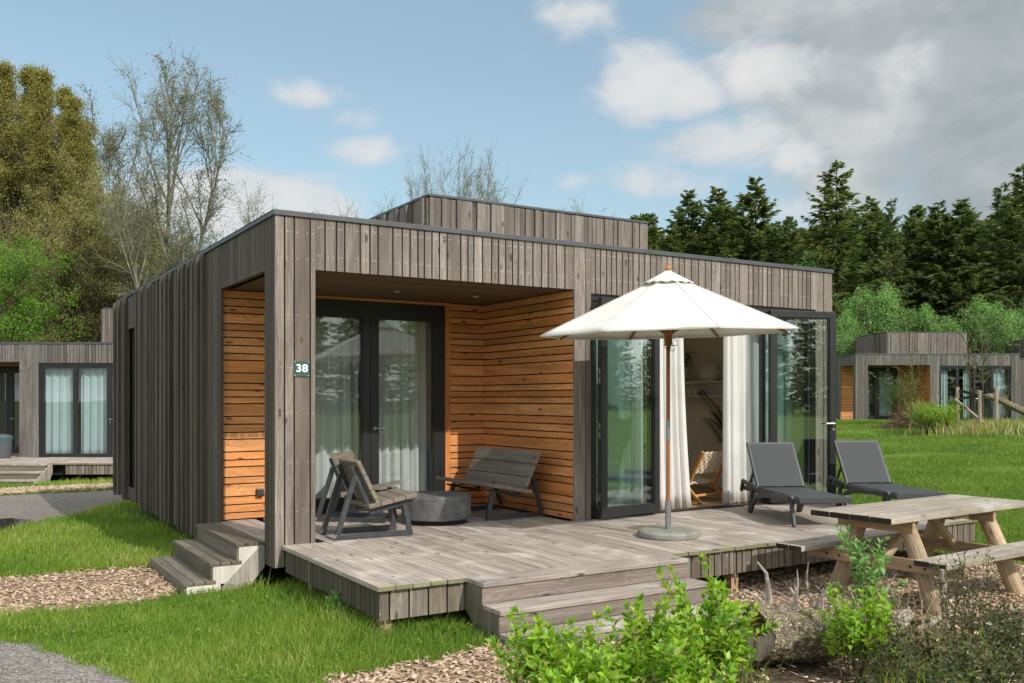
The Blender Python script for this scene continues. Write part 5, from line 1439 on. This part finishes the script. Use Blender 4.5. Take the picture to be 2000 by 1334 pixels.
# ------------------------------------------------------------------ foreground shrubs
def shrub(name, label, loc, h, spread, nst, leaf, mat, seed, group=None, cat='shrub', gap=.028, wide=.5, sparse=0.0, tops=True, upr=.75, twig=.004, narrow=False, subs=4):
    r = np.random.default_rng(seed); t = thing(name, label, cat, loc, 0, group)
    T0 = []; T1 = []; TR = []; P = []; D = []; N = []; L = []; W_ = []
    def leafy(pts, t0):
        n = len(pts)-1; Ltot = sum(np.linalg.norm(pts[i+1]-pts[i]) for i in range(n)); k = max(2, int(Ltot*(1-t0)/gap)); ang = r.random()*6
        for q in range(k):
            u = t0+(1-t0)*(q+.5)/k; i = min(n-1, int(u*n)); c = pts[i]+(pts[i+1]-pts[i])*(u*n-i); tan = pts[i+1]-pts[i]; tan /= np.linalg.norm(tan)
            e1 = np.cross(tan, [.3, .2, 1.]); e1 /= np.linalg.norm(e1); e2 = np.cross(tan, e1)
            ang += 1.57
            for sg in (0, math.pi):
                if r.random() < sparse: continue
                a = ang+sg+r.normal()*.25; o = e1*math.cos(a)+e2*math.sin(a)
                P.append(c+o*.003); D.append(o*.85+tan*.65+r.normal(size=3)*.18); N.append(tan*1.0-o*.4+np.array([0, 0, .5])+r.normal(size=3)*.2); s = leaf*(.6+.6*r.random())*(1.05-.35*abs(u-.6)); L.append(s); W_.append(s*wide)
        if tops:
            c = pts[-1]; tan = pts[-1]-pts[-2]; tan /= np.linalg.norm(tan)
            for q in range(5):
                a = q*1.26+r.random(); o = np.array([math.cos(a), math.sin(a), 0.]); P.append(c); D.append(tan*1.1+o*.55); N.append(tan*.4-o+np.array([0, 0, .3])); s = leaf*(.6+.4*r.random()); L.append(s); W_.append(s*wide*.9)
    for k in range(nst):
        a = r.random()*6.28; rad = spread*math.sqrt(r.random())
        b = np.array([math.cos(a)*rad*.25, math.sin(a)*rad*.25, -.02]); hh = h*(.62+.42*r.random()); d = np.array([math.cos(a)*rad/h*.9, math.sin(a)*rad/h*.9, upr+.25]); d /= np.linalg.norm(d)
        pts = limb_curve(b, d, hh, 6, r, .05, .09)
        for q in range(6): T0.append(pts[q]); T1.append(pts[q+1]); TR.append(twig*(1.5-.17*q))
        leafy(pts[2:], .25)
        for s in range(subs):
            u = .35+.6*(s+r.random())/subs; i = min(5, int(u*6)); c = pts[i]; dd = (pts[i+1]-pts[i]); dd = dd/np.linalg.norm(dd)+r.normal(size=3)*np.array([.55, .55, .25]); sp_ = limb_curve(c, dd/np.linalg.norm(dd), h*(.16+.22*r.random()), 3, r, .10, .12)
            for q in range(3): T0.append(sp_[q]); T1.append(sp_[q+1]); TR.append(twig*(.8-.15*q))
            leafy(sp_, .15)
    V, F = np_twigs(T0, T1, TR); np_mesh('stem', V, F, M['twig'], t)
    V, F = leaves(P, D, N, L, W_, .18, .14)
    np_mesh('leaves', V, F, M[mat], t, rnd=np.repeat(np.clip(r.normal(.5, .24, len(P)), 0, 1), 2))
    return t
def hz(px, py, dep): l = at_dep(px, dep); return l, top_z(py, dep)-l[2]
Gf = 'lime green shrubs in the foreground bed'
for (px, py, dep, spread, nst, sd, lb) in [
    (1062, 1185, 5.0, .20, 9, 1, 'leftmost lime green shrub in front of the wide steps'), (1165, 1215, 4.8, .24, 12, 2, 'low lime green shrub second from the left in front of the steps'),
    (1268, 1165, 5.1, .20, 10, 3, 'lime green shrub third from the left with a gap of bark showing behind'), (1375, 1088, 5.5, .22, 9, 4, 'tallest lime green shrub of the left clump, reaching above the deck edge'),
    (1428, 1165, 5.3, .12, 5, 5, 'lime green shrub just left of the mossy log'), (1330, 1240, 4.7, .30, 13, 6, 'low dense lime green shrub at the bottom edge, left of the mossy log'), (1120, 1270, 4.55, .28, 11, 7, 'low lime green shrub at the bottom edge, left end of the clump')]:
    loc, h = hz(px, py, dep); shrub('lime_shrub', lb, loc, h*.94, spread*1.1, nst+1, .074, 'lf_shrub', sd+100, Gf)
loc, h = hz(1668, 1128, 5.75); shrub('lime_shrub', 'round lime green shrub on bare stems right of the mossy log', loc, h*.9, .30, 17, .058, 'lf_shrub', 120, Gf, upr=.9, gap=.024)
loc, h = hz(1703, 1040, 6.6); shrub('green_shrub', 'slender darker green shrub in front of the picnic table log legs', loc, h, .16, 7, .075, 'lf_green', 131, None, gap=.04, wide=.42)
loc, h = hz(1880, 1060, 6.2); shrub('spiny_shrub', 'spindly dark shrub with small leaves before the front picnic bench', loc, h, .26, 8, .034, 'lf_dark', 132, None, gap=.022, wide=.34, sparse=.25, subs=7)
loc, h = hz(1965, 1150, 6.0); shrub('spiny_shrub', 'dark small leaved shrub in the lower right at the picture edge', loc, h, .34, 13, .040, 'lf_dark', 133, None, gap=.022, wide=.40, sparse=.2, subs=7)
loc, h = hz(1790, 1215, 5.6); shrub('evergreen_shrub', 'low glossy dark evergreen shrub at the bottom right', loc, h, .50, 20, .05, 'lf_dark', 134, None, gap=.03, wide=.5, sparse=.2, upr=.5)
loc, h = hz(1905, 1235, 5.4); shrub('evergreen_shrub', 'dark evergreen shrub in the bottom right corner', loc, h, .45, 16, .052, 'lf_dark', 135, None, gap=.03, wide=.5, sparse=.2, upr=.5)
loc, h = hz(652, 1150, 6.55); shrub('weed_plant', 'small leafy weed in the grass against the deck skirt', (.03, -1.42, -.40), .30, .10, 5, .05, 'lf_green', 136, None, 'plant', gap=.03, wide=.6)
# --- log, roots, branches
def log():
    o = thing('mossy_log', 'thick mossy log with a dark rotten end lying in the foreground bed', 'log')
    p0 = Vector(at_dep(1472, 5.95)); p1 = Vector(at_dep(1612, 6.2)); p0.z = -.17; p1.z = -.27; d = (p1-p0)
    mb = MB(); r = random.Random(5)
    n = 44; rings = []
    ax = d.normalized(); e1 = ax.cross(Vector((0, 0, 1))).normalized(); e2 = ax.cross(e1)
    m = 28
    for i in range(m+1):
        t = i/m; ring = []
        for k in range(n):
            a = 2*math.pi*k/n; rad = .18*(1+.05*math.sin(3*a+1)+.035*math.sin(7*a+t*6)+.02*math.sin(19*a+3*math.sin(t*9))+r.uniform(-.035, .035))*(1-.06*t)
            off = .05*math.sin(2*a+.6) if i == 0 else 0
            ring.append(p0+d*t+ax*off+(e1*math.cos(a)+e2*math.sin(a))*rad)
        rings.append(ring)
    for i in range(m):
        for k in range(n): k2 = (k+1) % n; mb.poly([rings[i][k], rings[i+1][k], rings[i+1][k2], rings[i][k2]], [(0, 0)]*4, 0, .5, True)
    mb.poly(rings[-1], [(0, 0)]*n, 0)
    mb.build('bark', M['logbark'], o)
    mb = MB(); c0 = p0+ax*.09
    up = Vector((0, 0, .06)); inner = [p0+up+ax*.02+(q-p0)*(.50+.06*math.sin(k*2.3)) for k, q in enumerate(rings[0])]; c0 = p0+up+ax*.10
    for k in range(n):
        k2 = (k+1) % n; mb.poly([rings[0][k2], rings[0][k], inner[k], inner[k2]], [(0, 0)]*4, 1, .5); mb.poly([inner[k2], inner[k], c0], [(0, 0)]*3, 0, .5)
    mb.build('cut_end', [M['logcut'], M['logrim']], o)
log()
def roots(name, label, loc, n, h, spread, seed, mat='drift', cat='root', rad=.028):
    r = np.random.default_rng(seed); o = thing(name, label, cat, loc); mb = MB()
    for k in range(n):
        a = r.random()*6.28; d = np.array([math.cos(a)*spread, math.sin(a)*spread, .35+r.random()*.6]); d /= np.linalg.norm(d)
        pts = limb_curve((r.normal()*spread*.22, r.normal()*spread*.22, -.05), d, h*(.5+.6*r.random()), 6, r, .0, .28); rr = rad*(.5+.8*r.random())
        mb = MB(); mb.tube(pts, [rr*(1-.14*q) for q in range(7)], 7, wob=.18); mb.build('root_limb', M[mat], o)
    return o
roots('root_stump', 'upright jagged grey root stump behind the mossy log', at_dep(1550, 6.9), 9, .60, .35, 3, rad=.042)
roots('root_tangle', 'bleached splintered roots beneath the back picnic bench', at_dep(1615, 6.9), 26, .58, .75, 4)
roots('root_tangle', 'brown splintered roots behind the slender green shrub', at_dep(1712, 6.8), 24, .52, .8, 6)
def stalks(name, label, loc, n, h, spread, seed, cat='dry stalks', flat=.6):
    r = np.random.default_rng(seed); o = thing(name, label, cat, loc); T0 = []; T1 = []; R = []
    for k in range(n):
        a = r.random()*6.28; b = np.array([r.normal()*spread*.4, r.normal()*spread*.4, -.02]); d = np.array([math.cos(a)*flat, math.sin(a)*flat, .2+r.random()*.8]); d /= np.linalg.norm(d)
        pts = limb_curve(b, d, h*(.5+.8*r.random()), 6, r, -.10, .2)
        for q in range(6): T0.append(pts[q]); T1.append(pts[q+1]); R.append(.0032)
    V, F = np_twigs(T0, T1, R, np.array(R)*.8); np_mesh('stem', V, F, M['drygrass'], o, rnd=np.repeat(r.random(len(T0)), 3)); return o
stalks('dry_stalks', 'tangle of dry brown stalks between the shrubs and the picnic table', at_dep(1760, 6.5), 150, .42, .5, 8)
stalks('dry_stalks', 'dry stalks on the dark soil left of the fallen branch', at_dep(1420, 6.2), 40, .25, .35, 9)
def branch(label, p0, p1, r, mat, seed):
    o = thing('fallen_branch', label, 'branch'); mb = MB(); random.seed(seed)
    a = Vector(p0); b = Vector(p1); pts = [a.lerp(b, t/8)+Vector((random.uniform(-.012, .012), random.uniform(-.012, .012), random.uniform(-.01, .01))) for t in range(9)]
    mb.tube(pts, [r*(1+.12*math.sin(t*1.9)) for t in range(9)], 10, wob=.12); mb.build('stem', M[mat], o)
bz = lambda x, y, d=.03: float(ground_h(x, y))+d
branch('short barkless fallen branch on the soil right of the round lime shrub', (3.42, -3.93, bz(3.42, -3.93, .05)), (3.92, -3.66, bz(3.9, -3.6, .06)), .052, 'drift', 3)
branch('weathered flat branch under the rotten end of the mossy log', (1.75, -3.95, bz(1.75, -3.95, .03)), (2.45, -3.9, bz(2.4, -3.9, .03)), .05, 'logbark', 5)
branch('thin upright dead stick in the dark spiny shrub', (4.05, -3.95, bz(4.05, -3.95, -.02)), (4.0, -3.92, .02), .018, 'drift', 7)

# ------------------------------------------------------------------ lawn group right
def sapling():
    c = at_dep(1921, 31)
    o = thing('tree_support', 'three wooden stakes with black straps and a slanting brace around the sapling', 'tree stakes', c)
    R_ = lambda x, y=0.0: RGT*x+FWD*y
    for (x, y, h) in ((-.72, .3, 1.42), (-.35, -.45, 1.25), (.25, -.35, 1.40)):
        mb = MB(); b = R_(x, y); mb.tube([b+Vector((0, 0, -.15)), b+Vector((-.02, .0, h))], .058, 10); mb.build('stake', M['stake'], o)
    mb = MB(); mb.tube([R_(-.95, .0)+Vector((0, 0, 1.0)), R_(.15, -.2)+Vector((0, 0, .02))], .05, 9); mb.build('brace', M['stake'], o)
    mb = MB()
    for (a, b) in (((-.72, .3, 1.32), (-.35, -.45, 1.12)), ((-.35, -.45, 1.14), (.0, 0, 1.22)), ((.0, 0, 1.22), (.25, -.35, 1.30)), ((-.72, .3, 1.02), (-.35, -.45, 1.12))):
        mb.beam(R_(a[0], a[1])+Vector((0, 0, a[2])), R_(b[0], b[1])+Vector((0, 0, b[2])), .02, .09)
    mb.build('strap', M['strap'], o)
    tub, tw, lv = tree_arrays(50, 4.0, .33, 9, .8, 50, 160, .05, lambda t: 1-.5*t, sub=3, twigs=1, trunk_r=.028, twig_r=.009, up=.05, leaf_spread=.03)
    tree_obj('sapling', 'thin leafless staked sapling on the lawn before the far cabin', (c[0]+.02, c[1]+.02, c[2]-.02), tub, tw, lv, 'bark_pop', 'lf_green', None, 'sapling')
    c2 = at_dep(1898, 31.5)
    tub, tw, lv = tree_arrays(51, 3.6, .35, 7, .6, 60, 60, .05, lambda t: 1-.5*t, sub=3, twigs=1, trunk_r=.024, twig_r=.009, up=.05, leaf_spread=.03, lean=(-.12, 0))
    tree_obj('sapling', 'second leafless sapling leaning left beside the stakes', c2, tub, tw, lv, 'bark_pop', 'lf_green', None, 'sapling')
sapling()
loc = at_dep(1822, 31); shrub('lime_shrub', 'broad bright green bush on the lawn before the far cabin', loc, 1.15, .95, 90, .075, 'lf_shrub', 150, None, gap=.05, wide=.4, twig=.007, upr=.6)
loc = at_dep(1748, 36); shrub('willow_bush', 'grey green willow bush before the far cabin porch', loc, 1.9, .75, 18, .14, 'lf_willow', 151, None, gap=.07, wide=.25, twig=.012, upr=.6)
loc = at_dep(1782, 35); shrub('willow_bush', 'tall thin leafy willow stem in front of the far roof box', loc, 3.6, .35, 4, .12, 'lf_willow', 152, None, gap=.12, wide=.35, twig=.012, upr=1.2)
loc = at_dep(1955, 37); shrub('willow_bush', 'sparse green stem before the right hand curtain of the far cabin', loc, 1.8, .25, 4, .10, 'lf_willow', 153, None, gap=.10, wide=.35, twig=.012, upr=1.2)
def brush():
    o = thing('brush_heap', 'heap of dry brushwood on the lawn before the far cabin', 'brush heap', at_dep(1800, 34)); r = np.random.default_rng(77); T0 = []; T1 = []; R = []
    for k in range(900):
        x = r.normal()*.85; y = r.normal()*.45; z = max(0, 1.0*math.exp(-x*x*1.1))*r.random(); d = np.array([r.normal(), r.normal()*.5, r.normal()*.35]); d /= np.linalg.norm(d); c = np.array(RGT)*x+np.array(FWD)*y+np.array([0, 0, z]); L = .25+.4*r.random()
        T0.append(c-d*L*.5); T1.append(c+d*L*.5); R.append(.008+.008*r.random())
    V, F = np_twigs(T0, T1, R, np.array(R)*.6); np_mesh('twigs', V, F, M['twig'], o)
brush()
def fallen_log():
    o = thing('fallen_log', 'long bare tree log lying slanted at the right picture edge', 'log'); a = Vector(at_dep(1908, 35)); b = Vector(at_dep(2035, 36)); a.z = top_z(765, 35); b.z = top_z(818, 36)
    mb = MB(); mb.tube([a, a.lerp(b, .3)+Vector((0, 0, .06)), a.lerp(b, .6), b], [.085, .11, .14, .16], 12, wob=.06); mb.build('bark', M['logbark'], o)
    mb = MB(); p = Vector(at_dep(1968, 35)); mb.tube([a.lerp(b, .5), a.lerp(b, .42)+Vector((0, 0, .25))], [.06, .04], 8); mb.build('branch_stub', M['logbark'], o)
fallen_log()

# ------------------------------------------------------------------ grass, chips, stones
def inside_house(x, y):
    a = (x > -.06) & (x < 7.55) & (y > .05) & (y < 9.2)
    b = (x > .22) & (x < 7.18) & (y > -1.95) & (y <= .1)
    c = (x > .78) & (x < 2.74) & (y > -2.95) & (y < -1.9)
    d = (x > -.72) & (x < .05) & (y > .40) & (y < 1.9)
    e = np.zeros_like(a)
    for L_ in (LC, RC):
        c_, s_ = math.cos(RZ), math.sin(RZ); u = (x-L_[0])*c_+(y-L_[1])*s_; v = -(x-L_[0])*s_+(y-L_[1])*c_
        e |= (u > -.1) & (u < 7.8) & (v > -2.5) & (v < 9.3)
    return a | b | c | d | e
def scatter(n, dmin, dmax, p, amin=-.66, amax=.66):
    """points around the viewpoint's neighbourhood, thinning out with distance d as d**-p"""
    q = 2-p; u = rng.random(n); d = (dmin**q+u*(dmax**q-dmin**q))**(1/q); a = YAW+amin+(amax-amin)*rng.random(n)
    return CAM[0]+d*np.sin(a), CAM[1]+d*np.cos(a), d
def blade_mesh(name, x, y, d, height, width, mats, midx, tone):
    n = len(x); z = ground_h(x, y)-.01
    ang = rng.random(n)*6.28; lean = rng.normal(size=(n, 2))*.30+np.array([.10, .05])
    B = np.stack([np.cos(ang), np.sin(ang), np.zeros(n)], 1)*width[:, None]*.5
    P = np.stack([x, y, z], 1); Ld = np.stack([lean[:, 0], lean[:, 1], np.zeros(n)], 1)*height[:, None]
    M1 = P+Ld*.35+np.array([0, 0, 1.])*height[:, None]*.55; T = P+Ld*1.25+np.array([0, 0, 1.])*height[:, None]*.98
    V = np.stack([P-B, P+B, M1+B*.8, M1-B*.8, T+B*.12, T-B*.12], 1).reshape(-1, 3)
    i = np.arange(n)[:, None]*6
    F = np.concatenate([i+np.array([[0, 1, 2, 3]]), i+np.array([[3, 2, 4, 5]])], 1).reshape(-1, 4)
    o = np_mesh(name, V, F, mats, None, rnd=np.repeat(tone, 2), midx=np.repeat(midx, 2)); return o
def grass():
    x, y, d = scatter(800000, 4.0, 60, 1.75)
    xx = x; yy = y
    bad = inside_house(x, y)
    for P, e in ((P_ROAD, .12), (P_GRAVEL, .07), (P_MULCHL, .05), (P_MULCHF, .05), (P_STRIP, .1), (P_BED, .1)):
        m = in_poly(xx, yy, P)
        for ox, oy in ((e, 0), (-e, 0), (0, e), (0, -e)): m &= in_poly(xx+ox, yy+oy, P)
        bad |= m
    k = ~bad; x, y, d = x[k], y[k], d[k]; n = len(x)
    right = x > 7.3
    pat = .5+.5*np.sin(x*1.9+1.3*np.sin(y*1.3))*np.cos(y*1.7+x*.6)
    edge = np.exp(-np.maximum(0, -2.2-y)**2/.15)*(x > -.1)*(x < 1.2)+np.exp(-(np.minimum(np.abs(x+.05), 3))**2/.10)*(y > 1.9)*(y < 9.5)
    h = np.where(right, .05+.03*rng.random(n), (.04+.07*rng.random(n)**1.5)*(.6+.7*pat)+.07*edge*rng.random(n))
    h = h*np.where(rng.random(n) < .03, 1.6, 1)
    w = .0048*(np.maximum(d, 6)/6)**.95*(.7+.6*rng.random(n))
    pat2 = .5+.5*np.sin(x*.8+2.1+np.sin(y*2.9))*np.sin(y*.9+x*1.7)
    tone = np.clip(.06+.45*rng.random(n)+.34*(pat-.5)+.34*(pat2-.4)+np.where(rng.random(n) < .07+.12*pat2, .42, 0), 0, 1)
    o = blade_mesh('grass', x, y, d, h, w, [M['grass'], M['lawn']], right.astype(int), tone); tag(o, kind='stuff')
    # low broad leaved weeds and clover scattered in patches through the turf
    cx, cy, cd_ = scatter(190, 5.0, 12, 1.6, -.6, .0); xs = np.repeat(cx, 26)+rng.normal(size=190*26)*.07; ys = np.repeat(cy, 26)+rng.normal(size=190*26)*.07
    k = ~inside_house(xs, ys)
    for P in (P_ROAD, P_GRAVEL, P_MULCHL, P_MULCHF): k &= ~in_poly(xs, ys, P)
    xs = xs[k]; ys = ys[k]; m = len(xs); dz = np.stack([xs, ys, ground_h(xs, ys)+.035+.035*rng.random(m)], 1); dd = rdir(m); dd[:, 2] *= .3
    V, F = leaves(dz, dd, np.tile([[0, 0, 1.]], (m, 1))+rng.normal(size=(m, 3))*.25, .018+.018*rng.random(m), .016+.012*rng.random(m), .05, .2)
    o = np_mesh('clover', V, F, M['grass'], None, rnd=np.repeat(rng.random(m)*.45, 2)); tag(o, kind='stuff')
    # scattered tufts growing out of the soil and along the bed
    xs = []; ys = []
    for (px, dep, m, sp_) in ((1800, 5.4, 70, .16), (1870, 5.3, 80, .2), (1990, 6.4, 160, .3), (1450, 5.5, 40, .1), (1080, 6.2, 200, .13), (1960, 5.8, 90, .25), (1645, 6.8, 90, .2)):
        c = at_dep(px, dep); xs.append(c[0]+rng.normal(size=m)*sp_); ys.append(c[1]+rng.normal(size=m)*sp_)
    x = np.concatenate(xs); y = np.concatenate(ys); n = len(x)
    o = blade_mesh('grass_tufts', x, y, x*0+6, .12+.16*rng.random(n), .006+.003*rng.random(n), [M['grass']], np.zeros(n, int), rng.random(n)*.6); tag(o, kind='stuff')
    m = 1500; c = at_dep(1935, 30.5); q = rng.normal(size=(m, 2)); x = c[0]+RGT.x*q[:, 0]*1.1+FWD.x*q[:, 1]*.7; y = c[1]+RGT.y*q[:, 0]*1.1+FWD.y*q[:, 1]*.7
    o = blade_mesh('dry_grass', x, y, x*0+30, .22+.25*rng.random(m), .022+.012*rng.random(m), [M['drygrass'], M['grass']], (rng.random(m) < .6).astype(int), rng.random(m)); tag(o, kind='stuff')
grass()
def flakes(name, x, y, zoff, L, Wd, T, mat, flat=.35, tone=None):
    n = len(x); z = ground_h(x, y)+zoff
    a = rng.random(n)*6.28; tx = rng.normal(size=n)*flat; ty = rng.normal(size=n)*flat
    e1 = np.stack([np.cos(a), np.sin(a), tx], 1); e1 /= np.linalg.norm(e1, axis=1, keepdims=True); e2 = np.stack([-np.sin(a), np.cos(a), ty], 1); e2 -= e1*(e1*e2).sum(1, keepdims=True); e2 /= np.linalg.norm(e2, axis=1, keepdims=True); e3 = np.cross(e1, e2)
    P = np.stack([x, y, z], 1); V = []
    j = lambda: (.75+.5*rng.random((n, 1)))
    for (sx, sy) in ((-1, -1), (1, -1), (1, 1), (-1, 1)): V.append(P+e1*sx*L[:, None]*.5*j()+e2*sy*Wd[:, None]*.5*j()-e3*T[:, None]*.5)
    for q in range(4): V.append(V[q]+e3*T[:, None])
    V = np.stack(V, 1).reshape(-1, 3); i = np.arange(n)[:, None]*8
    F = np.concatenate([i+np.array([f]) for f in ((4, 5, 6, 7), (0, 1, 5, 4), (1, 2, 6, 5), (2, 3, 7, 6), (3, 0, 4, 7))], 1).reshape(-1, 4)
    o = np_mesh(name, V, F, mat, None, rnd=np.repeat(rng.random(n) if tone is None else tone, 5)); tag(o, kind='stuff'); return o
def chips():
    x, y, d = scatter(60000, 4.4, 14, 1.2)
    xx = x+.04*rng.normal(size=len(x)); yy = y+.04*rng.normal(size=len(x))
    blk = inside_house(x, y) & ~((y < .1) & (y > -2.2))
    k = (in_poly(xx, yy, P_MULCHL) | (in_poly(xx, yy, P_MULCHF) & ~(in_poly(xx, yy, P_SOIL) & (rng.random(len(x)) < .86)))) & ~blk
    x, y = x[k], y[k]; n = len(x)
    flakes('bark_chips', x, y, .012+.012*rng.random(n), .018+.04*rng.random(n)**2+.01, .010+.018*rng.random(n), .003+.004*rng.random(n), M['chip'])
    x = -4+6*rng.random(9000); y = 13.3+1.4*rng.random(9000); k = in_poly(x, y, P_STRIP) & (rng.random(9000) < .8); x, y = x[k], y[k]; n = len(x)
    flakes('bark_chips', x, y, .02+.02*rng.random(n), .05+.06*rng.random(n), .03+.03*rng.random(n), .008+.006*rng.random(n), M['chip'])
    x, y, d = scatter(16000, 5, 12, 1.2, -.66, -.1); k = in_poly(x, y, P_GRAVEL); x, y = x[k], y[k]; n = len(x)
    flakes('gravel_stones', x, y, .006, .006+.012*rng.random(n)**2, .006+.01*rng.random(n)**2, .006+.006*rng.random(n), M['stone'], .2)
M['stone'] = leafmat('gravel_stone', [(.14, .13, .12), (.24, .225, .21), (.36, .34, .32), (.20, .17, .15)], 0, .9, .2)
chips()
